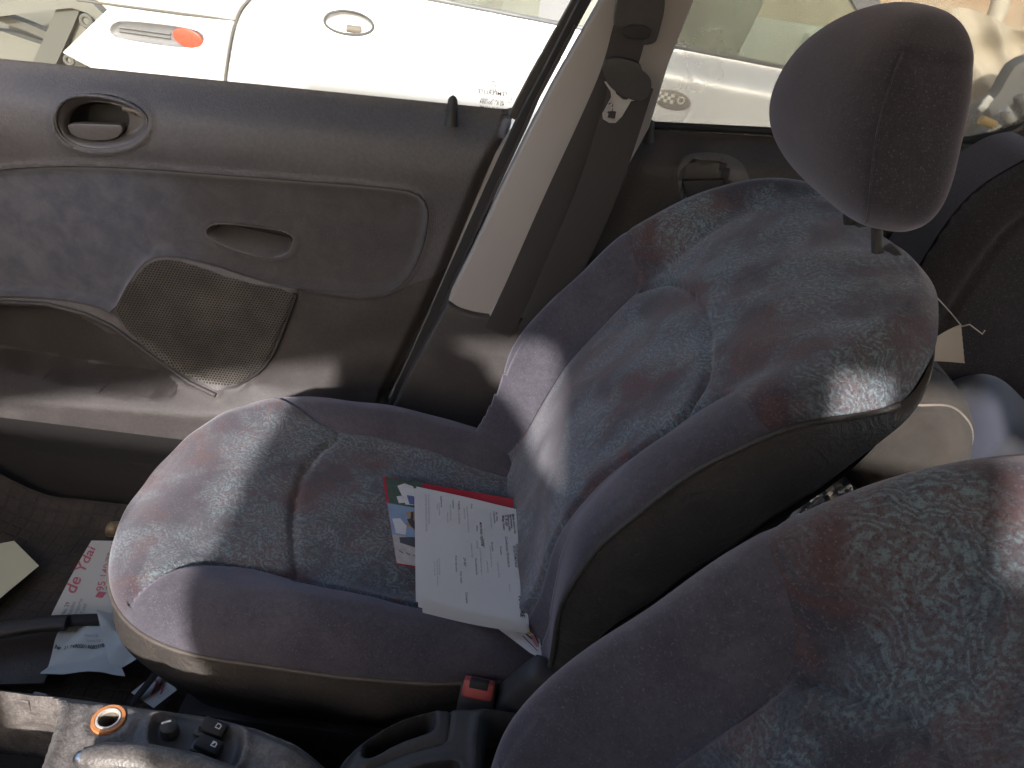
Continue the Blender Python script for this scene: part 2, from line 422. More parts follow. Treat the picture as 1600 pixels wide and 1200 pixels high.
# driver's side: door below the belt line, roof rail, windscreen pillar, added shade panels
YL = -.30
def side(name, poly, th=.05, mat='shell', hole=None):
    if hole is None:
        return prism(name, poly, lambda a, b, d: (a, YL - d, b), th, M[mat], shell)
slab('driver_door_lower', (-1.35, YL - .10, .12), (1.9, YL - .02, .82), M['shell'])
slab('driver_roof_rail', (-1.0, YL - .06, 1.397), (1.75, YL + .04, 1.44), M['shell'])
side('windscreen_pillar', [(-1.36, 1.00), (-.62, 1.215), (-.335, 1.30), (-.335, 1.397), (-1.0, 1.397), (-1.36, 1.10)])
# panels added out of view to shade the cabin; opening shaped for a sun patch
side('shade_panel_front', [(-.25, .82), (-.125, .82), (-.125, 1.397), (-.335, 1.397), (-.335, 1.25), (-.35, 1.15), (-.335, 1.02), (-.315, .95), (-.27, .87)])
side('shade_panel_rear', [(.066, .82), (.272, .82), (.272, 1.397), (.066, 1.397)])
side('shade_panel_top', [(-.125, 1.367), (-.01, 1.380), (.03, 1.390), (.05, 1.382), (.062, 1.36), (.066, 1.33), (.066, 1.397), (-.125, 1.397)])
side('shade_panel_low', [(-.125, .82), (.066, .82), (.066, 1.18), (.043, 1.18), (.030, 1.22), (.0, 1.26), (-.035, 1.28), (-.055, 1.315), (-.105, 1.335), (-.125, 1.365)])
slab('footwell_sun_block', (-1.35, YL - .09, .82), (-.47, YL - .03, 1.06), M['shell'])  # added out of view to keep sun off the mat and sill
slab('driver_seat_sun_block', (.272, YL - .05, .82), (.66, YL, 1.25), M['shell'])  # added out of view to keep sun off the driver seat
slab('sun_block_strip', (.322, YL - .05, 1.25), (.345, YL, 1.397), M['shell'])  # added unseen strip, trims a stray sun patch on the driver seat
slab('sun_block_post', (.345, YL - .05, 1.25), (.43, YL, 1.397), M['shell'])  # added unseen block against the same sun patch
slab('rear_side_sun_block', (.66, YL - .05, .82), (1.9, YL, 1.397), M['shell'])  # unseen side, carried forward to shade the navy cloth
slab('tail_panel', (1.88, -.35, .12), (1.93, 1.30, .92), M['shell'])
slab('bulkhead', (-1.40, -.40, .05), (-1.33, 1.30, .93), M['carpet'])
# dashboard top ahead of the frame, shades the footwell
prism('dashboard', [(-1.33, .55), (-1.33, .94), (-1.20, .95), (-1.12, .90), (-1.09, .74), (-1.18, .52)], lambda a, b, d: (a, -.30 + d, b), 1.55, M['black'], shell, .02)
# passenger side sill and floor covering
sl = [(1.10, FLOOR - .02), (1.125, .20), (1.15, .235), (1.20, .25), (1.33, .25), (1.33, .05), (1.10, .05)]
prism('sill', sl, lambda a, b, d: (-1.35 + d, a, b), 3.0, M['carpet'], shell, .006)
slab('front_pillar_panel', (-1.36, 1.14, .05), (-1.12, 1.32, .94), M['black'], shell, .01)
# floor mat
def floor_mat_obj():
    xs = np.linspace(-1.0, -.30, 60); ys = np.linspace(.56, 1.085, 46)
    Xg, Yg = np.meshgrid(xs, ys, indexing='ij')
    Zg = FLOOR + .008 + .004 * np.sin(Xg * 9 + 1) * np.cos(Yg * 11) + .03 * sm(Yg, 1.03, 1.085) + .08 * sm(-Xg, .80, 1.0)
    return mesh('floor_mat', np.stack([Xg, Yg, Zg], -1).reshape(-1, 3), grid_quads(60, 46), M['mat'], kind=None)
fm = floor_mat_obj(); tag(fm, 'worn brown ribbed floor mat in the passenger footwell', 'floor mat')

# ------------------------------------------------------------------ front passenger door
DY = 1.27
door = thing('front_passenger_door', 'grey front car door panel with blue fabric insert, speaker mesh and handle', 'car door')
fab = smooth_poly(XZ([(-160, 285), (0, 263), (90, 257), (200, 259), (400, 274), (600, 289), (650, 297), (669, 318), (669, 350), (657, 400), (634, 440), (600, 459), (560, 461), (465, 449),
                      (400, 436), (330, 412), (270, 398), (236, 402), (212, 428), (178, 492), (150, 477), (80, 464), (0, 461), (-160, 466)], DY), 1)
spk = smooth_poly(XZ([(182, 495), (196, 455), (216, 430), (236, 409), (255, 402), (290, 406), (380, 438), (466, 453), (456, 482), (432, 545), (410, 577), (380, 596), (345, 599), (300, 586), (250, 552)], DY), 1)
pock = smooth_poly(XZ([(-160, 488), (0, 477), (80, 482), (140, 502), (200, 546), (250, 580), (290, 606), (270, 611), (200, 606), (100, 591), (0, 573), (-160, 552)], DY), 1)
hand = smooth_poly(XZ([(88, 190), (93, 165), (110, 150), (140, 147), (180, 152), (215, 165), (236, 186), (232, 208), (210, 225), (170, 234), (130, 231), (100, 215)], DY), 2)
pull = smooth_poly(XZ([(314, 365), (325, 353), (350, 352), (400, 358), (440, 363), (456, 374), (455, 388), (446, 402), (428, 409), (395, 405), (350, 391), (322, 377)], DY), 2)
edge_line = XZ([(802, 182), (787, 225), (760, 272), (730, 345), (700, 420), (668, 490), (640, 545), (612, 602), (596, 650), (590, 720)], DY)
outline = np.vstack([XZ([(-240, 76), (0, 100), (400, 140), (790, 179.5)], DY), edge_line, XZ([(400, 705), (0, 690), (-300, 670)], DY)])
rimline = XZ([(-160, 468), (0, 467), (80, 471), (140, 487), (180, 506), (250, 556), (300, 592), (345, 607)], DY)
def door_depth(P):
    x, z = P[:, 0], P[:, 1]
    top = .913 + .021 * (x + .454)                       # belt line
    y = np.full(len(P), DY)
    y += .040 * sm(z, top - .085, top) ** 2.4             # rolls out to the glass
    y -= .010 * np.exp(-((z - (top - .10)) / .05) ** 2)
    y += .014 * (1 - sm(sdf(P, fab), -.016, .004)) - .004 * np.exp(-(sdf(P, fab) / .006) ** 2)
    s = sdf(P, spk); y -= .008 * (1 - sm(s, -.002, .012)); y += .0; y += .004 * (1 - sm(s, -.05, -.012))
    y += .055 * (1 - sm(sdf(P, pock), -.012, .001))
    rl = dist_line(P, rimline); y -= .010 * np.exp(-(rl / .010) ** 2)
    y -= .05 * sm(.345 - z + .055 * (x + .75), -.015, .05) * (1 - sm(x, -.62, -.30)) * (sdf(P, pock) > -.002)
    for q in (hand, pull): y -= .004 * np.exp(-((sdf(P, q) - .004) / .005) ** 2)
    y += .03 * sm(-dist_line(P, edge_line), -.022, 0) ** 1.5
    groove = dist_line(P, XZ([(468, 452), (458, 482), (434, 545), (412, 579), (380, 600)], DY)); y += .006 * np.exp(-(groove / .006) ** 2)
    return y
def heightfield(x0, x1, z0, z1, h, depth, outline_poly, regions):
    nx, nz = int((x1 - x0) / h) + 2, int((z1 - z0) / h) + 2
    xs = np.linspace(x0, x1, nx); zs = np.linspace(z0, z1, nz)
    Xg, Zg = np.meshgrid(xs, zs, indexing='ij'); P2 = np.stack([Xg.ravel(), Zg.ravel()], 1)
    y = depth(P2); P3 = np.stack([P2[:, 0], y, P2[:, 1]], 1)
    d = sdf(P2, outline_poly); T = np.array(grid_tris(nx, nz)); keep = (d[T].min(1) < 0); T = T[keep]
    V, tin, _ = clip(np.hstack([P3, P2]), T, d); V = np.asarray(V)
    return split_parts(V[:, :3], V[:, 3:5], tin, regions)
parts = heightfield(-1.16, -.03, .22, .94, .0048, door_depth, outline,
                    [('handle_hole', lambda P: sdf(P, hand)), ('pull_hole', lambda P: sdf(P, pull)), ('speaker_grille', lambda P: sdf(P, spk)),
                     ('fabric_insert', lambda P: sdf(P, fab)), ('pocket', lambda P: sdf(P, pock)),
                     ('lower_panel', lambda P: np.where(P[:, 0] < -.62, P[:, 1] - .44, sdf(P, np.vstack([XZ([(465, 452), (560, 466), (600, 463), (640, 445), (700, 425), (620, 620), (590, 760), (100, 760), (100, 480), (250, 560), (345, 604), (395, 595), (432, 548)], DY)]))))])
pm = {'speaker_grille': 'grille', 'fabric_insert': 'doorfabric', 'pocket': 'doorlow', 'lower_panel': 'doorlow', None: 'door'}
for k, (V, T) in parts.items():
    if k in ('handle_hole', 'pull_hole'): continue
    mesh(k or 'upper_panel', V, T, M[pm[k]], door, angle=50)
# rims
def loop3(poly, dy): return np.stack([poly[:, 0], door_depth(poly) + dy, poly[:, 1]], 1)
tube('speaker_rim', np.stack([spk[:, 0], np.full(len(spk), DY - .0035), spk[:, 1]], 1), .0034, M['black'], door, 6, True)
tube('pocket_rim', np.stack([rimline[:, 0], door_depth(rimline) - .002, rimline[:, 1]], 1), .0045, M['piping_dark'] if 'piping_dark' in M else M['doorlow'], door, 8)
tube('insert_welt', loop3(fab, .001), .0022, M['doorlow'], door, 6, True)
# inner handle: rim, cup, lever
def cup(name, poly, depthfn, mat, parent, h=.0022, deep=None):
    mn, mx = poly.min(0) - .004, poly.max(0) + .004
    pr = heightfield(mn[0], mx[0], mn[1], mx[1], h, depthfn, poly, [('deep', deep)] if deep else [])
    V, T = pr[None]; o = mesh(name, V, T, mat, parent, angle=60)
    if deep: mesh('recess', *pr['deep'], M['rubber'], o, angle=60)  # recess shade put into the colour: deep part drawn black
    return o
inner = smooth_poly(XZ([(98, 197), (102, 178), (118, 165), (150, 162), (180, 165), (194, 178), (196, 195), (188, 212), (170, 222), (130, 222), (108, 215)], DY), 2)
def hdepth(P):
    s = sdf(P, hand); i = sdf(P, inner)
    return DY - .004 + .016 * (1 - sm(s, -.016, -.002)) + .052 * (1 - sm(i, -.007, .001))
M['handle'] = plastic('handle_plastic', (.082, .072, .069), .38, 1200, .08, dusty=.12, spec=.5)
hh = cup('handle_housing', hand, hdepth, M['handle'], door, deep=lambda P: sdf(P, inner) + .001)
tube('housing_rim', np.stack([hand[:, 0], np.full(len(hand), DY - .0065), hand[:, 1]], 1), .0032, M['door'], hh, 8, True)
lev = smooth_poly(XZ([(104, 198), (108, 193), (180, 195), (191, 197), (190, 208), (178, 219), (135, 220), (112, 212)], DY), 1)
prism('lever', lev, lambda a, b, d: (a, DY + .001 + d + .10 * (onY(150, 195, DY)[2] - b) * 0, b), .016, M['handle'], hh, .004, 3)
tube('release_catch', [onY(190, 171, DY) + (0, .006, 0), onY(210, 174, DY) + (0, .004, 0), onY(228, 184, DY) + (0, .004, 0)], .0042, M['piping'], hh, 8)
tube('catch_bar', [onY(130, 157, DY) + (0, .009, 0), onY(165, 160, DY) + (0, .009, 0), onY(192, 168, DY) + (0, .008, 0), onY(206, 183, DY) + (0, .012, 0)], .0030, M['handle'], hh, 8)
# pull recess
def pdepth(P):
    s = sdf(P, pull); mn, mx = pull.min(0), pull.max(0); v = (P[:, 1] - mn[1] + .10 * (P[:, 0] - mn[0])) / (mx[1] - mn[1])
    return DY + .0145 - .004 * np.exp(-((s + .002) / .004) ** 2) + (.052 * (1 - sm(s, -.014, -.001))) * (.22 + .78 * sm(v, .35, .75))
cup('pull_handle', pull, pdepth, M['handle'], door, deep=lambda P: np.maximum(sdf(P, pull) + .008, pull[:, 1].mean() - .03 - .003 - P[:, 1] - .10 * (P[:, 0] - pull[:, 0].mean()) + .03))
# lock knob and window
def lock_pin(parent, px, py0, py1, wpx, Y):
    a = onY(px, py0, Y); b = onY(px - 3, py1, Y); r = wpx / FPX * 1.25 / 2
    ts = np.array([0, .06, .14, .3, .6, .85, 1]); rs = np.array([.15, .62, .86, 1.0, 1.02, 1.12, 1.3]) * r
    return tube('lock_knob', [a + (b - a) * t for t in ts], list(rs), M['black'], parent, 12)
lock_pin(door, 708, 149, 196, 17, DY + .012)
GY = DY + .05
def glass_pane(name, poly, mat, parent, Y=GY):
    """flat pane leaning slightly inward to the top, 4 mm thick"""
    z0 = .90
    return prism(name, poly, lambda a, b, d: (a, Y - .14 * (b - z0) + d, b), .004, mat, parent, smooth=False)
g1 = np.vstack([XZ([(-300, 66), (800, 186), (806, 176)], GY), XZ([(903, 0)], GY), [[.13, 1.30], [-.45, 1.30], [-1.25, .93]]])
glass_pane('window_glass', g1, M['glass'], door)
# outer door skin and dark seal under the glass
sk = np.vstack([XZ([(-300, 74), (800, 188)], GY + .03), [[-.14, .30], [-1.25, .30]]])
prism('outer_skin', sk, lambda a, b, d: (a, GY + .018 + d, b), .012, M['shell'], door)
tube('window_seal', [onY(-250, 76, GY - .01), onY(0, 100.5, GY - .01), onY(400, 140.5, GY - .01), onY(798, 180, GY - .01)], .0016, M['black'], door, 8)
# upright rear frame of the door window: three slim profiles from the belt line to the roof
def frame_strip(name, pxs, wd, Y, mat, parent, dep=.02):
    P = np.array([onY(x, y, Y) for x, y in pxs]); t = np.gradient(P, axis=0); t /= np.linalg.norm(t, axis=1)[:, None]
    nrm = np.stack([t[:, 2], np.zeros(len(t)), -t[:, 0]], 1)
    wds = np.array(wd if hasattr(wd, '__len__') else [wd] * len(P))[:, None] / 2
    V = []
    for s, dy in ((-1, dep), (-1, .003), (-.8, 0), (.8, 0), (1, .003), (1, dep)): V.append(P + nrm * wds * s + np.array([0, dy, 0]))
    V = np.stack(V, 1).reshape(-1, 3); N = len(P)
    return mesh(name, V, grid_quads(N, 6, flip=True), mat, parent, angle=50)
up = onY(940, -60, DY)[0]
frame_strip('window_frame', [(802, 186), (812, 165), (835, 122), (870, 60), (906, -4), (960, -100), (1000, -170)], .018, DY + .02, M['black'], door)
frame_strip('frame_trim', [(806, 200), (835, 150), (870, 88), (908, 20), (975, -100), (1015, -170)], .010, DY + .008, M['handle'], door)
frame_strip('door_edge_strip', [(800, 205), (790, 222), (778, 242), (757, 290), (725, 368), (695, 440), (668, 502), (640, 565), (622, 600), (608, 622)], [.004, .008, .010, .010, .010, .010, .010, .010, .008, .004], DY + .010, M['strip'], door)
# etched marking on the pane, read from the outside (mirrored here)
def etch(parent, cx, cy, Y, lines, col, h=.0066, mirror=True, ang=0):
    c = onY(cx, cy, Y)
    mt = simple('etched_grey', col, .7)
    zz = 0
    for s, k, dx in lines:
        V, Fs = text_mesh(s, h * k, bold=.00008)
        if len(V) == 0: continue
        wdt = V[:, 0].max(); Vx = (V[:, 0] - wdt / 2) * (-1 if mirror else 1) * .95
        ca, sa = math.cos(ang), math.sin(ang); lx = Vx + dx; lz = V[:, 1] - zz
        X_ = c[0] + lx * ca - lz * sa; Z_ = c[2] + lx * sa + lz * ca
        P = np.stack([X_, GY - .14 * (Z_ - .90) - .0012, Z_], 1)
        mesh('etched_marking', P, Fs, mt, parent, smooth=False)
        zz += h * k * 1.05
etch(door, 772, 128, GY, [('DKJ', .9, 0), ('XVC', .9, 0), ('KVX', .9, 0), ('TEMPERLITE', 1.45, 0), ('SECURITE - VERRE', .75, 0), ('43 R - 001084', 1.1, 0), ('DOT 25 AS2 M8', .9, 0)], (.07, .07, .07))
e2 = onY(797, 154, GY); an = np.linspace(0, 2 * math.pi, 20, endpoint=False)
tube('etched_circle', [(e2[0] + .0052 * math.cos(a), GY - .14 * (e2[2] + .0052 * math.sin(a) - .9) - .0012, e2[2] + .0052 * math.sin(a)) for a in an], .0004, M['inkgrey'], door, 4, True)
etch(door, 797, 156, GY, [('E2', 1.0, 0)], (.22, .22, .22))

# ------------------------------------------------------------------ rear passenger door
rdoor = thing('rear_passenger_door', 'dark grey rear car door with handle, behind the seat belt', 'car door')
rtop = XZ([(930, 199), (1000, 205), (1200, 215), (1480, 231), (1530, 230), (1570, 222), (1610, 205), (1660, 170)], DY)
def rtop_z(x): return np.interp(x, rtop[:, 0], rtop[:, 1])
rhand = smooth_poly(XZ([(1056, 275), (1062, 252), (1078, 243), (1120, 242), (1150, 248), (1166, 262), (1172, 290), (1170, 330), (1130, 345), (1070, 335)], DY), 2)
rin = smooth_poly(XZ([(1063, 285), (1068, 262), (1080, 253), (1118, 252), (1135, 256), (1138, 285), (1135, 320), (1075, 320)], DY), 2)
def rdepth(P):
    x, z = P[:, 0], P[:, 1]; top = rtop_z(x)
    y = np.full(len(P), DY) + .05 * sm(z, top - .08, top) ** 2.0
    y -= .006 * (1 - sm(sdf(P, rhand), -.004, .008)); y += .030 * (1 - sm(sdf(P, rin), -.006, .001))
    y += .012 * sm(.70 - z, -.01, .02); return y
rout = np.vstack([rtop, [[1.1, .9], [1.1, .25], [.0, .25], [.06, .70]]])
rp = heightfield(-.02, 1.12, .24, 1.02, .006, rdepth, rout, [('handle_housing', lambda P: sdf(P, rhand)), ('lower_panel', lambda P: P[:, 1] - .70)])
for k, (V, T) in rp.items(): mesh(k or 'upper_panel', V, T, M['handle'] if k == 'handle_housing' else M['doorlow'], rdoor, angle=50)
lv = XZ([(1066, 284), (1134, 282), (1134, 318), (1075, 318)], DY)
prism('lever', lv, lambda a, b, d: (a, DY + .004 + d, b), .012, M['black'], rdoor, .003)
lock_pin(rdoor, 1016, 186, 222, 15, DY + .012)
g2 = np.vstack([XZ([(935, 208)], GY), XZ([(1000, 212), (1480, 238), (1535, 236), (1600, 214), (1650, 175)], GY), [[1.0, 1.12], [.80, 1.30], [.24, 1.30]]])
glass_pane('window_glass', g2, M['glassrear'], rdoor)
frame_strip('window_frame', [(1000, 132), (1016, 96), (1040, 55), (1077, -4), (1125, -80), (1150, -120)], .012, DY + .02, M['black'], rdoor)
tube('window_seal', [tuple(np.array([p[0], GY - .008, p[1] + .001])) for p in rtop], .006, M['rubber'], rdoor, 8)
prism('outer_skin', np.vstack([XZ([(930, 206), (1480, 238), (1600, 225)], GY + .03), [[1.0, .3], [.0, .3]]]), lambda a, b, d: (a, GY + .018 + d, b), .012, M['shell'], rdoor)
etch(rdoor, 992, 172, GY, [('TEMPERLITE', 1.1, 0), ('SECURITE - VERRE', .75, 0), ('43 R - 001084', 1.0, 0)], (.35, .35, .35))

# ------------------------------------------------------------------ B pillar
PY = 1.225
pillar = thing('door_pillar', 'centre door pillar with pale beige upper trim and dark lower trim', 'car pillar')
def pillar_poly(px, Y): return XZ(px, Y)
upx = [(1010, -130), (940, 0), (900, 70), (860, 140), (820, 218), (780, 300), (740, 385), (702, 462), (700, 474), (712, 482), (738, 490), (800, 499), (850, 502), (900, 430), (960, 300), (1015, 200), (1045, 100), (1085, 0), (1150, -100)]
prism('upper_trim', XZ(upx, PY), lambda a, b, d: (a, PY + d, b), .06, M['trimlight'], pillar, .006, 3)
ridge = [(905, 300), (860, 385), (800, 480), (790, 500)]
frame_strip('trim_ridge', [(905, 240), (872, 310), (840, 370), (800, 440), (770, 496)], .014, PY - .006, M['trimlight'], pillar, .008)
lpx = [(700, 472), (715, 484), (740, 491), (800, 500), (860, 503), (880, 560), (860, 720), (770, 720), (700, 700), (640, 672), (604, 660), (628, 605), (660, 545)]
prism('lower_trim', XZ(lpx, PY - .01), lambda a, b, d: (a, PY - .012 + d, b), .07, M['doorlow'], pillar, .008, 3)
frame_strip('door_seal', [(930, -30), (905, 18), (868, 90), (836, 150), (812, 200), (785, 258), (742, 352), (700, 445), (672, 508), (645, 568), (625, 610), (610, 645)], [.016] * 4 + [.020] * 8, DY - .012, M['rubber'], pillar, .04)
frame_strip('seal_lip', [(900, 40), (868, 100), (836, 162), (814, 212), (790, 262), (746, 358), (704, 452), (680, 505), (655, 560), (636, 600)], .005, DY - .020, M['black'], pillar, .01)
# lower belt guide at the sill
tube('belt_guide', [onY(690, 683, 1.16), onY(730, 690, 1.14), onY(762, 690, 1.12), onY(780, 665, 1.12), onY(790, 620, 1.14)], .012, M['doorlow'], pillar, 10, ry=.005)

# ------------------------------------------------------------------ seat belt
belt = thing('seat_belt', 'dark grey seat belt with steel tongue hanging on the centre pillar', 'seat belt')
def webbing(name, pxs, Y0, Y1, wid, tw=0.0):
    n = 24; px = smooth_poly(np.array(pxs, float), 3, False); ts = np.linspace(0, len(px) - 1, n)
    px = np.stack([np.interp(ts, range(len(px)), px[:, k]) for k in (0, 1)], 1)
    Ys = np.linspace(Y0, Y1, n); P = np.array([onY(a, b, y) for (a, b), y in zip(px, Ys)])
    t = np.gradient(P, axis=0); t /= np.linalg.norm(t, axis=1)[:, None]; nr = np.stack([t[:, 2], np.zeros(n), -t[:, 0]], 1)
    nr[:, 1] = tw; nr /= np.linalg.norm(nr, axis=1)[:, None]
    V = []
    for s, dy in ((-1, 0), (-.9, -.0006), (0, -.0008), (.9, -.0006), (1, 0), (.9, .0006), (0, .0008), (-.9, .0006)):
        V.append(P + nr * s * wid / 2 + np.array([0, dy, 0]))
    return mesh(name, np.stack(V, 1).reshape(-1, 3), grid_quads(n, 8, False, True, flip=True), M['web'], belt, angle=60)
webbing('webbing', [(985, 45), (968, 110), (935, 185), (870, 320), (812, 450), (778, 520)], PY - .035, PY - .018, .048)
webbing('webbing', [(988, 130), (970, 190), (935, 300), (890, 400), (845, 500), (820, 580)], PY - .045, PY - .045, .062)
# upper guide loop
gp = onY(985, 20, PY - .03)
lp = smooth_poly(XZ([(962, 10), (968, -20), (1000, -34), (1036, -20), (1040, 8), (1030, 50), (1022, 72), (965, 66), (958, 40)], PY - .03), 2)
prism('upper_guide', lp, lambda a, b, d: (a, PY - .035 + d, b), .022, M['black'], belt, .004, 3)
lp2 = smooth_poly(XZ([(975, 36), (1018, 40), (1012, 62), (972, 58)], PY - .03), 1)
prism('guide_slot', lp2, lambda a, b, d: (a, PY - .041 + d, b), .008, M['rubber'], belt, .002, 2)
# tongue: moulded grip and steel plate
tc = smooth_poly(XZ([(944, 94), (941, 117), (956, 140), (985, 156), (1003, 158), (1015, 150), (1019, 126), (1010, 116), (1004, 112), (1000, 98), (962, 88)], PY - .05), 2)
tg = prism('tongue_grip', tc, lambda a, b, d: (a, PY - .052 + d, b), .016, M['black'], belt, .004, 3)
tpo = XZ([(944, 128), (952, 126), (960, 138), (963, 147), (974, 156), (980, 156), (985, 152), (998, 152), (997, 156), (986, 158), (972, 182), (962, 192), (952, 192), (942, 186), (941, 178), (955, 152), (954, 143)], PY - .048)
hole = XZ([(952, 174), (963, 174), (961, 186), (949, 184)], PY - .048)
def plate_with_hole(name, poly, hl, Y, th, mat, parent):
    bm = bmesh.new()
    def ring(P, y): return [bm.verts.new((a, y, b)) for a, b in P]
    for y in (Y, Y + th):
        es = []
        for P in (poly, hl):
            r = ring(P, y); es += [bm.edges.new((r[i], r[(i + 1) % len(r)])) for i in range(len(r))]
        bmesh.ops.triangle_fill(bm, edges=es, use_beauty=True)
    bm.verts.ensure_lookup_table(); n = len(poly); k = len(hl); off = n + k
    for i in range(n): bm.faces.new((bm.verts[i], bm.verts[(i + 1) % n], bm.verts[off + (i + 1) % n], bm.verts[off + i]))
    for i in range(k): bm.faces.new((bm.verts[n + i], bm.verts[n + (i + 1) % k], bm.verts[off + n + (i + 1) % k], bm.verts[off + n + i]))
    bmesh.ops.recalc_face_normals(bm, faces=bm.faces)
    me = bpy.data.meshes.new(name); bm.to_mesh(me); bm.free(); return link(name, me, mat, parent)
plate_with_hole('tongue_plate', tpo, hole, PY - .048, .003, M['steel'], belt)

# ------------------------------------------------------------------ seats
AL = math.radians(38); SC = .82
E_T = np.array([math.sin(AL), 0, math.cos(AL)]); E_N = np.array([-math.cos(AL), 0, math.sin(AL)]); ORG = np.array([0.0, SC, .5])
def back3(s, t, n):
    s, t, n = np.broadcast_arrays(s, t, n); return ORG + np.stack([np.zeros_like(s), s, np.zeros_like(s)], -1) + t[..., None] * E_T + n[..., None] * E_N
def make_seat(label, cat='car seat'):
    seat = thing('car_seat', label, cat, 'front seats')
    # ---- backrest: rows along t, ring across; front | side | rear | side
    TT = .574
    def Wt(t):
        base = np.interp(t, [-.06, .05, .15, .40, .6], [.225, .243, .249, .253, .253])
        k = np.clip((t - .36) / (TT - .36), 0, 1); return base * np.maximum(1 - k ** 3.04, 0) ** (1 / 3.04)
    def ncen(t): return np.interp(t, [-.06, .02, .06, .10, .16, .22, .36, .44, .52, .555, TT], [-.055, -.024, -.012, .010, .034, .046, .048, .046, .020, -.002, -.027])
    def ncrest(t): return np.interp(t, [-.06, .0, .05, .09, .14, .36, .44, .52, .555, TT], [.02, .03, .060, .084, .104, .107, .080, .036, .000, -.027])
    def ncrest_near(t): return np.interp(t, [-.06, .03, .06, .10, .15, .21, .30, .37, .44, .52, .555, TT], [-.080, -.068, -.055, -.014, .026, .056, .068, .066, .052, .020, -.004, -.027])
    def nside(t): return np.interp(t, [-.06, .0, .04, .06, .13, .21, .33, .42, .46, .49, .515, .54, TT], [-.085, -.08, -.068, -.052, .008, .040, .050, .033, .002, -.032, -.040, -.038, -.036])
    def nrear(t): return np.interp(t, [-.06, .1, .42, .48, .53, TT], [-.090, -.076, -.062, -.054, -.046, -.038])
    def gsm(f, t):  # smoothed profile
        return sum(f(np.clip(t + d, -.06, TT)) * w_ for d, w_ in zip((-.03, -.015, 0, .015, .03), (.1, .24, .32, .24, .1)))
    rows = np.concatenate([np.linspace(-.06, .36, 84)[:-1], .36 + (TT - .36) * np.sin(np.linspace(0, math.pi / 2, 60))])
    rows[-1] = TT - 1e-4
    sig = np.sin(np.linspace(-math.pi / 2, math.pi / 2, 150)) * .35 + np.linspace(-1, 1, 150) * .65
    Tg, Sg = np.meshgrid(rows, sig, indexing='ij')
    W_ = Wt(Tg); nc, ns = gsm(ncen, Tg), gsm(nside, Tg); nk = np.where(Sg < 0, gsm(ncrest_near, Tg), gsm(ncrest, Tg))
    a = np.abs(Sg); up_ = sm(a, .665, .86)
    front = nc + (nk - nc) * up_ * 1.0
    roll = np.clip((a - .86) / .14, 0, 1); front = front - (front - ns) * (1 - np.sqrt(np.maximum(1 - roll ** 2.2, 0)))
    sfr = Sg * W_
    P2 = np.stack([sfr.ravel(), Tg.ravel()], 1)
    # seams
    inner_near = smooth_poly(np.array([(-.172, -.10), (-.168, .05), (-.165, .20), (-.166, .30), (-.170, .345), (-.186, .385), (-.205, .403), (-.30, .412)]), 2, False)
    arc_ = smooth_poly(np.array([(-.168, .33), (-.150, .362), (-.10, .384), (.0, .390), (.08, .378), (.14, .350), (.168, .315)]), 2, False)
    mir = smooth_poly(np.array([(.172, -.10), (.168, .05), (.166, .18), (.167, .26), (.173, .30), (.188, .33), (.207, .346), (.30, .355)]), 2, False)
    bol_near = np.vstack([inner_near, [(-.4, .412), (-.4, -.1)]]); bol_far = np.vstack([mir, [(.4, .355), (.4, -.1)]])
    ins = np.vstack([[(-.6, -.1)], [(-.6, .33)], arc_, [(.6, .315)], [(.6, -.1)]])
    g = np.zeros(len(P2))
    for ln in (inner_near, mir, arc_): g += np.exp(-(dist_line(P2, ln) / .0048) ** 2)
    puff = .006 * np.sin(np.clip((P2[:, 1]) / .39, 0, 1) * math.pi) * np.exp(-(P2[:, 0] / .11) ** 2)
    lump = .0016 * np.sin(P2[:, 0] * 31 + 2) * np.sin(P2[:, 1] * 27) + .001 * np.sin(P2[:, 0] * 70 + P2[:, 1] * 55)
    g = np.clip(g, 0, 1) * (1 - .8 * sm(np.abs(P2[:, 0]), .172, .20))
    low = .06 * P2[:, 0] * (1 - sm(P2[:, 1], .05, .2)) * (np.abs(P2[:, 0]) < .2)
    nn = front.ravel() - .0075 * g + puff + lump + low
    P3 = back3(P2[:, 0], P2[:, 1] + .018 * sm(P2[:, 0], 0, .16) * sm(P2[:, 1], .36, .5) + .012 * np.exp(-((P2[:, 0] + .09) / .09) ** 2) * sm(P2[:, 1], .47, .56), nn)
    T = grid_tris(len(rows), 150)
    pr = split_parts(P3, P2, T, [('bn', lambda P: sdf(P, bol_near)), ('bf', lambda P: sdf(P, bol_far)), ('ins', lambda P: sdf(P, ins))])
    back = mesh('backrest', *pr[None], M['pattern'], seat, angle=None)
    mesh('backrest_insert', *pr['ins'], M['pattern'], back, angle=None)
    mesh('backrest_bolster', *pr['bn'], M['velour'], back, angle=None); mesh('backrest_bolster', *pr['bf'], M['velour'], back, angle=None)
    # side and rear shell in vinyl
    for sgn in (-1, 1):
        q = np.linspace(0, 1, 14); Tq, Qq = np.meshgrid(rows, q, indexing='ij')
        n0 = gsm(nside, Tq) - .001; n1 = gsm(nrear, Tq); nv_ = n0 + (n1 - n0) * Qq
        bul = 1 + .02 * np.sin(Qq * math.pi) - .10 * sm(Qq, .7, 1)
        lump2 = .0012 * np.sin(Tq * 60 + Qq * 3)
        mesh('side_panel', back3(sgn * (Wt(Tq) * bul + lump2 * (Wt(Tq) > .02)), Tq, nv_).reshape(-1, 3), grid_quads(len(rows), 14, flip=(sgn < 0)), M['vinyl'], back, angle=None)
    q = np.linspace(-.92, .92, 24); Tq, Qq = np.meshgrid(rows, q, indexing='ij')
    mesh('rear_panel', back3(Qq * Wt(Tq), Tq, gsm(nrear, Tq) - .012 * (1 - Qq ** 2) * (Wt(Tq) / .25)).reshape(-1, 3), grid_quads(len(rows), 24, flip=True), M['vinyl'], back, angle=None)
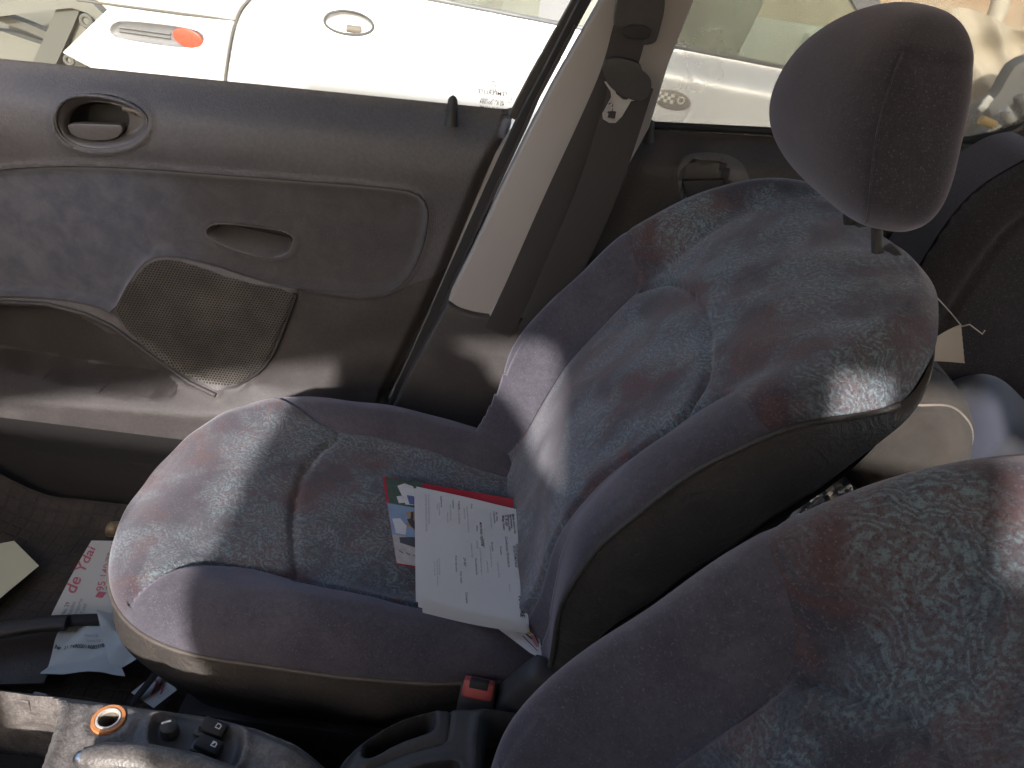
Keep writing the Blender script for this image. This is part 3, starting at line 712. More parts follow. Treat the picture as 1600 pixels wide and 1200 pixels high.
    for sgn in (-1, 1):
        tt = np.concatenate([np.linspace(-.05, .36, 50), .36 + (TT - .363) * np.sin(np.linspace(.04, math.pi / 2, 24))]); tt = tt[tt < .50]
        tube('piping', back3(sgn * (Wt(tt) + .0008), tt, gsm(nside, tt) - .001), .0030, M['vinyl'], back, 8)
    # ---- headrest
    def head_surf(c, th, inset=0.0):
        cx, cz, Wd, Th, Hh, tilt, taper, ey, eb, yaw, cv = .3043, 1.0687, .1379, .0592, .0964, math.radians(4.06), .35, 2.478, 2.2357, math.radians(4.87), .0238
        e = 2 / 3.2; sg_ = lambda v: np.sign(v) * np.abs(v) ** e
        y = (Wd * np.maximum(1 - np.abs(c) ** ey, 0) ** (1 / ey) * (1 - taper * c) - inset) * sg_(np.cos(th))
        b = Th * np.maximum(1 - np.abs(c) ** eb, 0) ** (1 / eb) * sg_(np.sin(th)) + cv * c ** 2; h = Hh * c
        x = b * math.cos(tilt) + h * math.sin(tilt); z = cz - b * math.sin(tilt) + h * math.cos(tilt)
        return np.stack([cx + x * math.cos(yaw) - y * math.sin(yaw), SC + x * math.sin(yaw) + y * math.cos(yaw), z], -1)
    ks = np.sin(np.linspace(-math.pi / 2, math.pi / 2, 70)); cs = np.clip(ks, -.999999, .999999); th = np.linspace(0, 2 * math.pi, 128, endpoint=False)
    th = th + .12 * np.sin(4 * th) * -1
    Cg, Tg2 = np.meshgrid(cs, th, indexing='ij')
    # the cheeks are set in behind a stitched seam that follows the front edge
    dth = np.minimum(np.abs(((Tg2 - math.pi + math.pi) % (2 * math.pi)) - math.pi), np.abs(((Tg2 + math.pi) % (2 * math.pi)) - math.pi))
    frontness = np.where(np.cos(Tg2) < 0, Tg2 - math.pi, np.where(Tg2 > math.pi, 2 * math.pi - Tg2, -Tg2))   # angle towards the front from the cheek middle
    zone = sm(.80 - np.abs(Cg + .10), 0, .12)
    ins_ = .0035 * sm(.50 - frontness, 0, .10) * zone + .003 * np.exp(-((frontness - .50) / .045) ** 2) * zone
    P = head_surf(Cg, Tg2, ins_)
    head = mesh('headrest', P.reshape(-1, 3), grid_quads(70, 128, False, True, flip=True), M['head'], seat, angle=None)
    cc = np.linspace(-.84, .62, 40)
    for ang_ in (math.pi + .50, -.50):
        tube('seam', head_surf(cc, np.full(40, ang_), .0024), .0010, M['velour'], head, 6)
    for sgn in (-1, 1):
        y0 = SC + sgn * .048
        tube('headrest_post', [(.366, y0, .90), (.346, y0, .95), (.322, y0, 1.02)], .0055, M['black'], seat, 12)
        rbox('post_sleeve', back3(np.array(sgn * .048), np.array(TT - .004), np.array(-.022)), (.013, .016, .010), .004, M['black'], seat, rotY(AL - math.pi / 2 * 0))
    # ---- cushion: rows along X (rear to front), ring across
    X0, X1, XC = .10, -.482, -.27
    def Wx(x):
        base = np.interp(x, [-.30, -.15, -.05, .05, .12], [.25, .25, .243, .225, .215])
        k = np.clip((XC - x) / (XC - X1), 0, 1); return base * np.maximum(1 - k ** 2.5, 0) ** (1 / 2.5)
    def zc(x): return np.interp(x, [-.49, -.46, -.42, -.36, -.25, -.1, .1], [.470, .489, .500, .499, .484, .470, .455])
    def zk(x): return np.interp(x, [-.49, -.46, -.42, -.36, -.25, -.15, -.05, .04, .1], [.470, .489, .503, .512, .518, .512, .497, .475, .46])
    def zp(x): return np.interp(x, [-.49, -.44, -.38, -.3, -.1, .1], [.466, .464, .463, .461, .455, .452])
    def gx(f, x): return sum(f(np.clip(x + d, X1, X0)) * w_ for d, w_ in zip((-.024, -.012, 0, .012, .024), (.1, .24, .32, .24, .1)))
    rows = np.concatenate([np.linspace(X0, XC, 84)[:-1], XC - (XC - X1) * np.sin(np.linspace(0, math.pi / 2, 70))]); rows[-1] = X1 + 1e-4
    Xg, Sg = np.meshgrid(rows, sig, indexing='ij'); W_ = Wx(Xg); a = np.abs(Sg)
    zcc, zkk, zpp = gx(zc, Xg), gx(zk, Xg), gx(zp, Xg)
    top = zcc + (zkk - zcc) * sm(a, .50, .80); roll = np.clip((a - .74) / .26, 0, 1)
    top = top - (top - zpp) * (1 - np.sqrt(np.maximum(1 - roll ** 2.2, 0)))
    ym = SC + Sg * W_; P2 = np.stack([Xg.ravel(), ym.ravel()], 1)
    near_l = smooth_poly(np.array([(.20, .655), (-.081, .659), (-.185, .664), (-.24, .681), (-.304, .687), (-.352, .662), (-.40, .610), (-.43, .57)]), 2, False)
    far_l = smooth_poly(np.array([(.20, .955), (.017, .955), (-.10, .972), (-.184, .983), (-.26, .972), (-.344, 1.018), (-.40, 1.06), (-.44, 1.10)]), 2, False)
    mid_l = smooth_poly(np.array([(-.25, .970), (-.270, .93), (-.280, .88), (-.272, .80), (-.245, .72), (-.225, .67)]), 2, False)
    bn = np.vstack([near_l, [(-.5, .4), (.3, .4)]]); bf = np.vstack([far_l, [(-.5, 1.3), (.3, 1.3)]]); ins = np.vstack([mid_l, [(-.22, .5), (.4, .5), (.4, 1.2), (-.25, 1.2)]])
    g = sum(np.exp(-(dist_line(P2, ln) / .0052) ** 2) for ln in (near_l, far_l, mid_l))
    puff = .006 * np.exp(-(((P2[:, 0] + .12) / .10) ** 2 + ((P2[:, 1] - SC) / .10) ** 2))
    lump = .0018 * np.sin(P2[:, 0] * 33 + 1) * np.sin(P2[:, 1] * 29 + 2) + .001 * np.sin(P2[:, 0] * 61 + P2[:, 1] * 73)
    zz = top.ravel() - .0075 * np.clip(g, 0, 1) * (a.ravel() < .97) + (puff + lump) * (a.ravel() < .97)
    P3 = np.stack([P2[:, 0], P2[:, 1], zz], 1)
    pr = split_parts(P3, P2, grid_tris(len(rows), 150, flip=True), [('bn', lambda P: sdf(P, bn)), ('bf', lambda P: sdf(P, bf)), ('ins', lambda P: sdf(P, ins))])
    cush = mesh('cushion', *pr[None], M['pattern'], seat, angle=None)
    mesh('cushion_insert', *pr['ins'], M['pattern'], cush, angle=None)
    mesh('cushion_bolster', *pr['bn'], M['velour'], cush, angle=None); mesh('cushion_bolster', *pr['bf'], M['velour'], cush, angle=None)
    # vinyl valance round the front and the sides
    xs = np.concatenate([np.linspace(X0, XC, 40)[:-1], XC - (XC - X1) * np.sin(np.linspace(0, math.pi / 2, 40))]); xs[-1] = X1 + 1e-4
    ringp = [(x, -1.0) for x in xs] + [(x, 1.0) for x in xs[::-1][1:]]
    q = np.linspace(0, 1, 18); V = []
    for x, sgn in ringp:
        y = SC + sgn * Wx(np.array(x)); z0 = gx(zp, np.array(x)); cx_, cy_ = -.18, SC
        d = np.array([x - cx_, y - cy_]); d /= np.linalg.norm(d)
        for qq in q:
            inn = .004 * math.sin(qq * math.pi) - .055 * sm(np.array(qq), .25, 1.0) + .0015 * math.sin(x * 60 + qq * 6) * (qq > .1)
            V.append((x + d[0] * inn, y + d[1] * inn, z0 - .001 - qq * .17))
    mesh('valance', V, grid_quads(len(ringp), 18), M['vinyl'], cush, angle=None)
    tube('piping', [(x, SC + s_ * (Wx(np.array(x)) + .0008), gx(zp, np.array(x)) - .0005) for x, s_ in ringp], .0028, M['pipingseat'], cush, 8)
    # recliner cover and runners
    rbox('recliner_cover', (.075, SC - .245, .43), (.055, .022, .07), .018, M['black'], seat, rotY(.5))
    rbox('recliner_cover', (.075, SC + .245, .43), (.055, .022, .07), .018, M['black'], seat, rotY(.5))
    for s_ in (-.19, .19): rbox('runner', (-.12, SC + s_, .235), (.25, .02, .06), .008, M['black'], seat)
    return seat
M['pipingseat'] = simple('worn_piping', (.085, .07, .06), .6, nscale=35, var=.5)
passenger = make_seat('blue patterned velour passenger seat with papers lying on it')
def copy_tree(o, parent=None):
    c = o.copy(); COL.objects.link(c); c.parent = parent
    for ch in o.children:
        if not ch.name.startswith(('headrest', 'post_sleeve')): copy_tree(ch, c)      # the driver headrest is out of view
    return c
driver = copy_tree(passenger); driver.location = (.035, -.67, .055)
for ch in driver.children:
    if ch.name.startswith(('cushion', 'recliner', 'runner')): ch.location.z -= .085       # unseen cushion dropped to let sun reach the console
driver['label'] = 'driver seat back in the near foreground, large blue and maroon velour bolster'

# ------------------------------------------------------------------ buckle
bk = thing('belt_buckle', 'red seat belt buckle between passenger seat and console', 'belt buckle')
bpos = onZ(747, 1082, .455)
BR = rotZ(-.10) @ rotX(-.55)
rbox('buckle_body', bpos + BR @ np.array([0, .004, -.035]), (.021, .012, .045), .005, M['black'], bk, BR)
rbox('release_button', bpos + BR @ np.array([0, -.004, .006]), (.0175, .009, .010), .003, M['redplastic'], bk, BR)
rbox('tongue_slot', bpos + BR @ np.array([0, -.0075, .0125]), (.0105, .0065, .0042), .001, M['rubber'], bk, BR)

# ------------------------------------------------------------------ centre console
con = thing('centre_console', 'worn grey centre console with power socket and window switches', 'console')
CZ = .475
def cxy(px): return XY(px, CZ)
ctop = np.vstack([cxy([(-200, 1028), (0, 1062), (120, 1076), (250, 1094), (340, 1108), (400, 1122), (450, 1142), (500, 1162), (545, 1172), (560, 1230), (500, 1400), (200, 1420), (-250, 1380)])])
tray = smooth_poly(cxy([(-200, 1062), (0, 1082), (60, 1087), (88, 1096), (92, 1112), (80, 1150), (50, 1240), (-200, 1230)]), 1)
sockc = onZ(170, 1126, CZ)[:2]; SR = .0165
sw = smooth_poly(cxy([(232, 1135), (240, 1117), (262, 1108), (300, 1110), (350, 1122), (376, 1136), (384, 1155), (378, 1185), (368, 1205), (300, 1205), (240, 1178), (230, 1160)]), 2)
def czf(P):
    x, y = P[:, 0], P[:, 1]
    z = np.full(len(P), CZ)
    edge = sdf(P, ctop)
    z -= .018 * sm(edge, -.022, .0) ** 2
    z -= .10 * (1 - sm(sdf(P, tray), -.010, .002)); z += .003 * np.exp(-((sdf(P, tray) - .006) / .006) ** 2)
    s = sdf(P, sw); z += .004 * np.exp(-((s - .002) / .005) ** 2); z -= .006 * (1 - sm(s, -.010, -.001))
    r = np.hypot(x - sockc[0], y - sockc[1]); z += .003 * np.exp(-((r - SR - .006) / .006) ** 2)
    z -= .05 * sm(x, -.18, -.09) * 1.0
    return z
def hf_xy(x0, x1, y0, y1, h, fn, outl, regions):
    nx, ny = int((x1 - x0) / h) + 2, int((y1 - y0) / h) + 2
    Xg, Yg = np.meshgrid(np.linspace(x0, x1, nx), np.linspace(y0, y1, ny), indexing='ij'); P2 = np.stack([Xg.ravel(), Yg.ravel()], 1)
    P3 = np.stack([P2[:, 0], P2[:, 1], fn(P2)], 1); d = sdf(P2, outl); T = np.array(grid_tris(nx, ny)); T = T[d[T].min(1) < 0]
    V, tin, _ = clip(np.hstack([P3, P2]), T, d); V = np.asarray(V)
    return split_parts(V[:, :3], V[:, 3:5], tin, regions)
mn, mx = ctop.min(0), ctop.max(0)
cp = hf_xy(mn[0] - .01, mx[0] + .01, max(mn[1], .20), mx[1] + .01, .0026, czf, ctop, [('sock', lambda P: np.hypot(P[:, 0] - sockc[0], P[:, 1] - sockc[1]) - SR), ('switch_plate', lambda P: sdf(P, sw)), ('tray', lambda P: sdf(P, tray) - .001)])
M['switchplate'] = plastic('switch_plate_plastic', (.040, .035, .033), .4, 900, .1, dusty=.2)
body = mesh('console_top', *cp[None], M['console'], con, angle=55)
swp = mesh('switch_plate', *cp['switch_plate'], M['switchplate'], con, angle=55)
mesh('tray', *cp['tray'], M['console'], con, angle=55)
# console side towards the passenger
e = ctop[:9]; V = []
for (x, y) in e:
    z = czf(np.array([[x, y]]))[0]
    for k in range(8): V.append((x, y + .012 * k / 7, z - .30 * k / 7))
mesh('console_side', V, grid_quads(len(e), 8, flip=True), M['console'], con, angle=60)
# socket: orange ring, bright inner ring, deep barrel
def ring_lathe(name, prof, c, mat, parent, n=36):
    V = []
    for k in range(n):
        a = 2 * math.pi * k / n
        for r, z in prof: V.append((c[0] + r * math.cos(a), c[1] + r * math.sin(a), c[2] + z))
    return mesh(name, V, grid_quads(n, len(prof), True, False), mat, parent, angle=40)
M['orange'] = simple('faded_orange_plastic', (.50, .20, .07), .4, nscale=60, var=.3)
M['ringwhite'] = simple('pale_ring', (.62, .58, .52), .35, .3, 60, .15)
sc3 = (sockc[0], sockc[1], CZ)
so = ring_lathe('power_socket', [(SR + .0005, -.002), (SR - .001, .0035), (SR - .004, .0035), (SR - .005, .002)], sc3, M['orange'], con)
ring_lathe('socket_ring', [(SR - .0045, .0022), (SR - .0052, .0042), (SR - .0068, .004), (SR - .007, .0)], sc3, M['ringwhite'], so)
ring_lathe('socket_barrel', [(SR - .0068, .001), (SR - .0070, -.045), (.0001, -.046)], sc3, M['piping'], so)
# mirror knob
kc = onZ(266, 1146, CZ - .006)
kn = ring_lathe('mirror_knob', [(.0001, .014), (.0066, .0135), (.0082, .012), (.0090, .0), (.0105, -.002)], kc, M['black'], swp, 28)
rbox('knob_pointer', (kc[0] - .003, kc[1] + .002, kc[2] + .0142), (.0045, .0012, .0008), .0004, M['ringwhite'], kn, rotZ(.5))
# two window rockers with white symbols
for (px, py, flip) in ((338, 1140, 0), (331, 1168, 1)):
    c = onZ(px, py, CZ - .002); R = rotZ(-.22)
    rk = rbox('window_switch', c + np.array([-.003, 0, .001]), (.0125, .0075, .006), .002, M['rubber'], swp, R @ rotY(.15))
    o2 = c + R @ np.array([.003, 0, .0072])
    fr = [(-.0028, -.0024), (.0028, -.0024), (.0028, .0010), (.0012, .0030), (-.0028, .0030)]
    f2 = [(a * .62, b * .62) for a, b in fr]
    def pl(P): return [tuple(o2 + R @ rotY(.15) @ np.array([b * 1.0, a, .0])) for a, b in P]
    V = pl(fr) + pl(f2); n_ = len(fr)
    mesh('window_symbol', V, [(i, (i + 1) % n_, n_ + (i + 1) % n_, n_ + i) for i in range(n_)] + ([tuple(range(n_, n_ + 3))] if flip else []), M['paper'], rk, smooth=False)
# blanking pads beside the rockers
for (px, py) in ((316, 1142), (310, 1166)):
    rbox('blanking_pad', onZ(px, py, CZ - .004), (.006, .007, .003), .0015, M['switchplate'], swp, rotZ(-.22))
# clips in the tray mouth
for (px, w_) in ((22, .020), (64, .008)):
    rbox('tray_clip', onZ(px, 1096, CZ - .018), (w_, .004, .010), .002, M['console'], con, rotZ(-.1))

# handbrake lever
hb = thing('handbrake_lever', 'worn grey handbrake lever lying along the console at the bottom', 'handbrake')
hp = [onZ(130, 1186, .495), onZ(160, 1184, .495), onZ(220, 1188, .492), onZ(300, 1204, .485), onZ(420, 1250, .47)]
tube('grip', hp, [.010, .0135, .015, .0155, .0155], M['console'], hb, 16)
tube('release_button', [onZ(116, 1186, .495), onZ(122, 1186, .495), onZ(132, 1186, .495)], [.004, .0075, .0078], M['chrome'], hb, 12)

# rear part of the console with its coin trays
rc = thing('console_storage_tray', 'dark plastic storage tray with scooped pockets behind the console', 'storage tray')
RZ = .475
def rxy(px): return XY(px, RZ)
ro = smooth_poly(rxy([(520, 1185), (545, 1148), (590, 1118), (640, 1100), (700, 1090), (760, 1090), (830, 1098), (900, 1110), (960, 1250), (850, 1420), (600, 1420), (480, 1300)]), 1)
p1 = smooth_poly(rxy([(563, 1176), (566, 1150), (590, 1132), (640, 1112), (670, 1105), (682, 1110), (681, 1140), (668, 1148), (620, 1162), (580, 1182)]), 1)
p2 = smooth_poly(rxy([(600, 1240), (625, 1205), (680, 1190), (712, 1187), (722, 1200), (715, 1240), (640, 1290)]), 1)
p3 = smooth_poly(rxy([(745, 1125), (760, 1104), (860, 1106), (900, 1120), (900, 1300), (760, 1320), (742, 1230)]), 1)
def rzf(P):
    z = RZ + .0 * P[:, 0] - .022 * sm(sdf(P, ro), -.022, 0) ** 2 - .010 * sm(-P[:, 0], .045, .13)
    for p, d in ((p1, .06), (p2, .06), (p3, .05)):
        s = sdf(P, p); z += -d * (1 - sm(s, -.012, .0)) + .0025 * np.exp(-((s - .003) / .004) ** 2)
    ln = dist_line(P, rxy([(703, 1090), (704, 1130), (700, 1152), (690, 1160), (640, 1172), (560, 1200)])); z -= .004 * np.exp(-(ln / .0022) ** 2)
    return z
mn, mx = ro.min(0), ro.max(0)
rp2 = hf_xy(mn[0], mx[0], max(mn[1], .22), mx[1], .0026, rzf, ro, [('pocket', lambda P: np.minimum(np.minimum(sdf(P, p1), sdf(P, p2)), sdf(P, p3)))])
mesh('tray_top', *rp2[None], M['black'], rc, angle=55); mesh('pocket', *rp2['pocket'], M['rubber'], rc, angle=55)  # pocket shade put into the colour, darker than the tray top
V = []
rr = [p for p in ro if p[1] > .35]
rr.sort(key=lambda p: p[0])
for (x, y) in rr:
    z = rzf(np.array([[x, y]]))[0]
    for k in range(8): V.append((x, y + .010 * k / 7, z - .28 * k / 7))
mesh('tray_side', V, grid_quads(len(rr), 8, flip=True), M['black'], rc, angle=60)
# tunnel under both
slab('tunnel', (-1.2, .30, .10), (.9, .47, .40), M['carpet'])

# ------------------------------------------------------------------ papers
def sheet(name, cor, mat, parent=None, th=.0004, n=10, curl=None, off=0.0):
    """sheet over four corners A(0,0) B(1,0) C(1,1) D(0,1); returns object and the mapping (u,v)->3-D"""
    A, B_, C_, D_ = [np.asarray(c, float) for c in cor]
    def mp(u, v, d=0.0):
        p = (1 - u) * (1 - v) * A + u * (1 - v) * B_ + u * v * C_ + (1 - u) * v * D_
        return p + np.array([0, 0, off + d + (curl(u, v) if curl else 0.0)])
    us = np.linspace(0, 1, n); V = [mp(u, v) for u in us for v in us] + [mp(u, v, -th) for u in us for v in us]
    Fs = grid_quads(n, n) + [tuple(i + n * n for i in f[::-1]) for f in grid_quads(n, n)]
    o = mesh(name, V, Fs, mat, parent, angle=None)
    return o, mp
def write(parent, mp, body, u, v, hu, hv, mat, rot=0, d=.0005, bold=.0, shear=0.0):
    """lettering laid on the sheet: advances along +v when rot=1 (reads downward), along +u when rot=0; hu, hv letter size in sheet units"""
    V, Fs = text_mesh(body, 1.0, shear, bold)
    if not len(V): return
    P = []
    for x, y in V:
        if rot == 1: P.append(mp(u + y * hu, v + x * hv, d))
        elif rot == 2: P.append(mp(u - y * hu, v - x * hv, d))
        else: P.append(mp(u + x * hu, v - y * hv, d))
    mesh('lettering', P, Fs, mat, parent, smooth=False)
def patch(parent, mp, poly, mat, d=.0003, name='printed_area'):
    mesh(name, [mp(u, v, d) for u, v in poly], [tuple(range(len(poly)))], mat, parent, smooth=False)
SZ = .492
# brochure with a red cover, under the documents
def SP(x, y, z=SZ): return onZ(x, y, z)
mag = thing('brochure', 'red brochure with a colour photo edge under the white documents', 'brochure')
o, mp = sheet('cover', [SP(598, 744), SP(806, 770), SP(835, 905), SP(620, 880)], M['redcover'], mag, .002, 8, lambda u, v: -.012 * u)
M['ph_green'] = simple('print_green', (.06, .09, .06), .4, nscale=120, var=.6); M['ph_sky'] = simple('print_sky', (.22, .30, .42), .4, nscale=40, var=.35)
M['ph_rock'] = simple('print_rock', (.36, .22, .12), .4, nscale=90, var=.4); M['ph_grey'] = simple('print_grey', (.42, .38, .36), .4, nscale=110, var=.45); M['ph_dark'] = simple('print_dark', (.05, .045, .05), .4, nscale=90, var=.5)
M['ph_white'] = simple('print_white', (.62, .60, .60), .4, nscale=90, var=.25); M['ph_yellow'] = simple('print_yellow', (.62, .45, .05), .4); M['ph_pink'] = simple('print_pink', (.55, .22, .26), .4, nscale=60, var=.3)
ph, _ = link('printed_photo', None), None
bpy.data.objects.remove(ph)
patch(mag, mp, [(.015, .01), (.30, .0), (.30, .34), (.015, .34)], M['ph_green'], .0004, 'printed_photo')
patch(mag, mp, [(.10, .10), (.16, .05), (.22, .07), (.24, .16), (.28, .20), (.28, .30), (.14, .32), (.12, .20)], M['ph_white'], .0006)
patch(mag, mp, [(.16, .20), (.24, .20), (.27, .30), (.17, .31)], simple('print_blue', (.12, .14, .30), .4), .0008)
patch(mag, mp, [(.08, .24), (.12, .22), (.14, .30), (.09, .32)], M['ph_white'], .0008)
patch(mag, mp, [(.0, .34), (.31, .34), (.31, .70), (.0, .70)], M['ph_sky'], .0004, 'printed_photo')
patch(mag, mp, [(.02, .52), (.08, .50), (.12, .58), (.10, .68), (.03, .68)], M['ph_white'], .0006)
patch(mag, mp, [(.31, .36), (.22, .37), (.13, .42), (.15, .50), (.11, .56), (.17, .60), (.18, .70), (.31, .70)], M['ph_rock'], .0006)
patch(mag, mp, [(.13, .50), (.16, .48), (.17, .40), (.19, .40), (.18, .50), (.23, .52), (.24, .60), (.18, .61), (.15, .57)], M['ph_dark'], .0008)
patch(mag, mp, [(.0, .70), (.31, .70), (.31, 1.0), (.0, 1.0)], M['ph_grey'], .0004, 'printed_photo')
patch(mag, mp, [(.05, .72), (.16, .69), (.27, .76), (.27, .84), (.14, .80), (.05, .78)], M['ph_dark'], .0006)
for k in range(5): patch(mag, mp, [(.03 + .05 * k, .86 + .01 * k), (.06 + .05 * k, .88 + .01 * k), (.06 + .05 * k, .89 + .01 * k), (.03 + .05 * k, .87 + .01 * k)], M['ph_dark'], .0006)
# second leaflet peeping out at the front of the backrest
lf = thing('leaflet', 'small leaflet with cartoon print peeping out below the documents', 'leaflet')
o, mp = sheet('page', [SP(766, 972, .485), SP(840, 972, .485), SP(848, 1030, .485), SP(828, 1019, .485)], M['ph_white'], lf, .001, 6)
patch(lf, mp, [(.25, .08), (.38, .02), (.52, .30), (.42, .34)], M['ph_pink']); patch(lf, mp, [(.62, .10), (.80, .06), (.84, .34), (.68, .36)], M['ph_yellow'], .0005)
patch(lf, mp, [(.55, .28), (.60, .24), (.75, .5), (.70, .52)], M['ph_dark'], .0006); patch(lf, mp, [(.70, .42), (.90, .36), (.92, .7), (.78, .72)], M['ph_pink'], .0004)
patch(lf, mp, [(.80, .10), (.83, .08), (.95, .6), (.90, .62)], M['ph_dark'], .0007); patch(lf, mp, [(.46, .45), (.5, .42), (.8, .82), (.76, .84)], M['ph_dark'], .0005)
# the documents: a stack of printed sheets
doc = thing('insurance_papers', 'stack of white printed insurance papers on the passenger seat', 'documents')
cA, cB, cC, cD = SP(650, 761, SZ + .006), SP(806, 795, SZ + .006), SP(826, 978, SZ + .006), SP(652, 940, SZ + .006)
for k in range(6):
    j = np.array([rng.normal() * .0012, -.0015 * (5 - k) + rng.normal() * .0008, 0]); z = -.0011 * (5 - k)
    A2 = [cA + j, cB + j, cC + j, cD + j * 1.8 + np.array([.004 * (5 - k) * .5, 0, 0])]
    o, mp = sheet('sheet', A2, M['paper'], doc, .0005, 12, lambda u, v: .004 * (1 - u) ** 3 * v + .0015 * math.sin(u * 5 + v * 3) * u, off=z)
def dl(body, u, v, h=.020, mat='ink', bold=0.0): write(doc, mp, body, u, v, h * 1.15, h * .92, M[mat], 1, .0006, bold)
# letters read from the window edge towards the console: u marks the line, v runs along it
dl('MAPFRE', .93, .80, .050, 'ink', .02)
for k, s in enumerate(('Mapfre Automoviles', 'Representante', 'Delegacion 0431', 'N. 29 2007', 'Malaga Centro')): dl(s, .955 - .026 * k, .06 + .01 * k, .026, 'ink', .012)
dl('POLIZA DE SEGURO', .955, .35, .026, 'ink', .01); dl('DE AUTOMOVILES', .93, .37, .026, 'ink', .01)
dl('Condiciones Particulares', .86, .30, .030)
dl('MERCEDES TEJEDOR', .62, .22, .026, 'ink', .01); dl('Datos', .585, .26, .024)
for (s, u, v, h, m_) in (('No. Poliza', .79, .08, .024, 'ink'), ('Colaborador', .765, .08, .024, 'ink'), ('Tomador', .80, .40, .024, 'ink'), ('Duracion', .72, .38, .024, 'ink'), ('Localidad', .64, .37, .022, 'ink'), ('Fecha', .545, .06, .022, 'ink'), ('Asegurado', .42, .06, .022, 'ink'), ('Conductor', .36, .06, .022, 'ink'),
                    ('Vehiculo', .575, .40, .022, 'inkgrey'), ('Documentacion', .55, .56, .024, 'ink'), ('Matricula MA 0000 BG', .41, .10, .022, 'inkgrey'), ('29 007', .44, .58, .028, 'ink'), ('Contado', .44, .86, .026, 'ink'), ('Prima neta anual', .36, .58, .022, 'ink'), ('Total recibo', .40, .70, .022, 'ink'),
                    ('Suplemento', .24, .05, .026, 'ink'), ('Documento de domiciliacion bancaria', .115, .06, .021, 'inkgrey'), ('CONDICIONES GENERALES DE LA POLIZA', .085, .06, .021, 'inkgrey')):
    dl(s, u, v, h, m_)
for k, (u, v, s) in enumerate(((.73, .10, 'calle principal numero'), (.70, .42, 'numero de poliza anterior'), (.66, .56, 'tarifa reducida'), (.60, .46, 'cobertura obligatoria del seguro'), (.50, .10, 'responsabilidad civil suplementaria'), (.47, .12, 'defensa juridica'),
                       (.52, .44, 'asistencia en viaje'), (.33, .12, 'lunas incendio y robo'), (.30, .20, 'danos propios'), (.22, .12, 'recibo domiciliado'), (.20, .14, 'entidad'), (.18, .66, 'firma del tomador del seguro'), (.155, .68, 'por la compania'), (.20, .64, 'en la fecha indicada'), (.76, .55, 'comercial y oficina'), (.85, .72, 'hoja uno'))):
    dl(s, u, v, .019, 'inkgrey')
# footwell papers
note = thing('paper_note', 'blank pale yellow note on the floor mat at the left edge', 'paper')
nz = FLOOR + .03
o, mp = sheet('note_sheet', [onZ(-70, 862, nz), onZ(22, 845, nz), onZ(62, 888, nz), onZ(-40, 968, nz)], M['note'], note, .0004, 8, lambda u, v: .006 * u * v)
fl = thing('flyer', 'cream shop flyer with red lettering and a phone number on the footwell floor', 'flyer')
o, mp = sheet('flyer_sheet', [onZ(78, 965, nz), onZ(143, 845, nz), onZ(232, 846, nz), onZ(240, 972, nz)], M['flyer'], fl, .0004, 8, lambda u, v: .004 * math.sin(u * 3))
write(fl, mp, 'de Ydai', .26, .145, .205, .21, M['inkred'], 0, .0006, .012, .35)
write(fl, mp, '95 140 77 46', .315, .45, .125, .13, M['inkred'], 0, .0006, .006)
rbox('phone_symbol', mp(.275, .43, .0006), (.006, .006, .0003), .0002, M['inkred'], fl)
for k, s in enumerate(('Carretera. Ed. Ronda de la', 'Nerja, local 4', 'Malaga 12')): write(fl, mp, s, .335 + .07 * k, .53 + .10 * k, .075, .085, M['ink'], 0, .0006, .02)
for k, s in enumerate(('No. 29', 'Recibo', 'Importe', 'Total')): write(fl, mp, s, .02 + .01 * k, .13 + .06 * k, .055, .06, M['inkgrey'] if k else M['ink'], 0, .0006)
def crumple(name, label, px, z, mat, seed, amp, grp=None):
    r = np.random.default_rng(seed); t_ = thing(name, label, 'paper')
    cor = [onZ(x, y, z) for x, y in px]; ph_ = r.uniform(0, 6, 4); an_ = r.uniform(.3, 2.6, 4)
    def cu(u, v):
        s = 0
        for a, p, k in zip(an_, ph_, (1.3, 2.1, 3.0, 4.2)):
            q = (math.cos(a) * u + math.sin(a) * v) * k + p; s += abs((q / 2) % 1 - .5) * 2 / k
        return amp * s
    o, mp = sheet('crumpled_sheet', cor, mat, t_, .0004, 22, cu); return t_, mp
rec, mp = crumple('receipt', 'crumpled pale receipt with a printed number line in the footwell', [(104, 985), (160, 978), (200, 1076), (66, 1064)], FLOOR + .045, M['papergreen'], 3, .020)
write(rec, mp, 'Nr. 21 74900014682310', .02, .50, .085, .075, M['ink'], 0, .0012, .015, .2)
for k in range(3): write(rec, mp, 'Importe ' + '73'[k % 2] + ',20', .55 + .02 * k, .34 + .07 * k, .05, .05, M['inkgrey'], 0, .0012)
rec2, _ = crumple('folded_paper', 'pale folded paper beside the crumpled receipt under the seat edge', [(158, 984), (205, 978), (248, 1040), (176, 1062)], FLOOR + .05, M['papergreen'], 8, .028)
rec3 = thing('paper_slip', 'small white slip with red scribble under the seat corner', 'paper')
o, mp = sheet('slip_sheet', [onZ(205, 1082, .20), onZ(252, 1045, .20), onZ(276, 1078, .20), onZ(240, 1106, .20)], M['paper'], rec3, .0004, 8)
sc_ = [(.2, .3), (.5, .12), (.75, .25), (.45, .5), (.2, .62), (.55, .4), (.8, .5), (.5, .75)]
tube('red_scribble', [mp(u, v, .0012) for u, v in smooth_poly(np.array(sc_), 3, False)], .0012, M['inkred'], rec3, 5)
for k in range(3): write(rec3, mp, 'nota de entrega', .35, .62 + .12 * k, .07, .08, M['inkgrey'], 0, .0008)
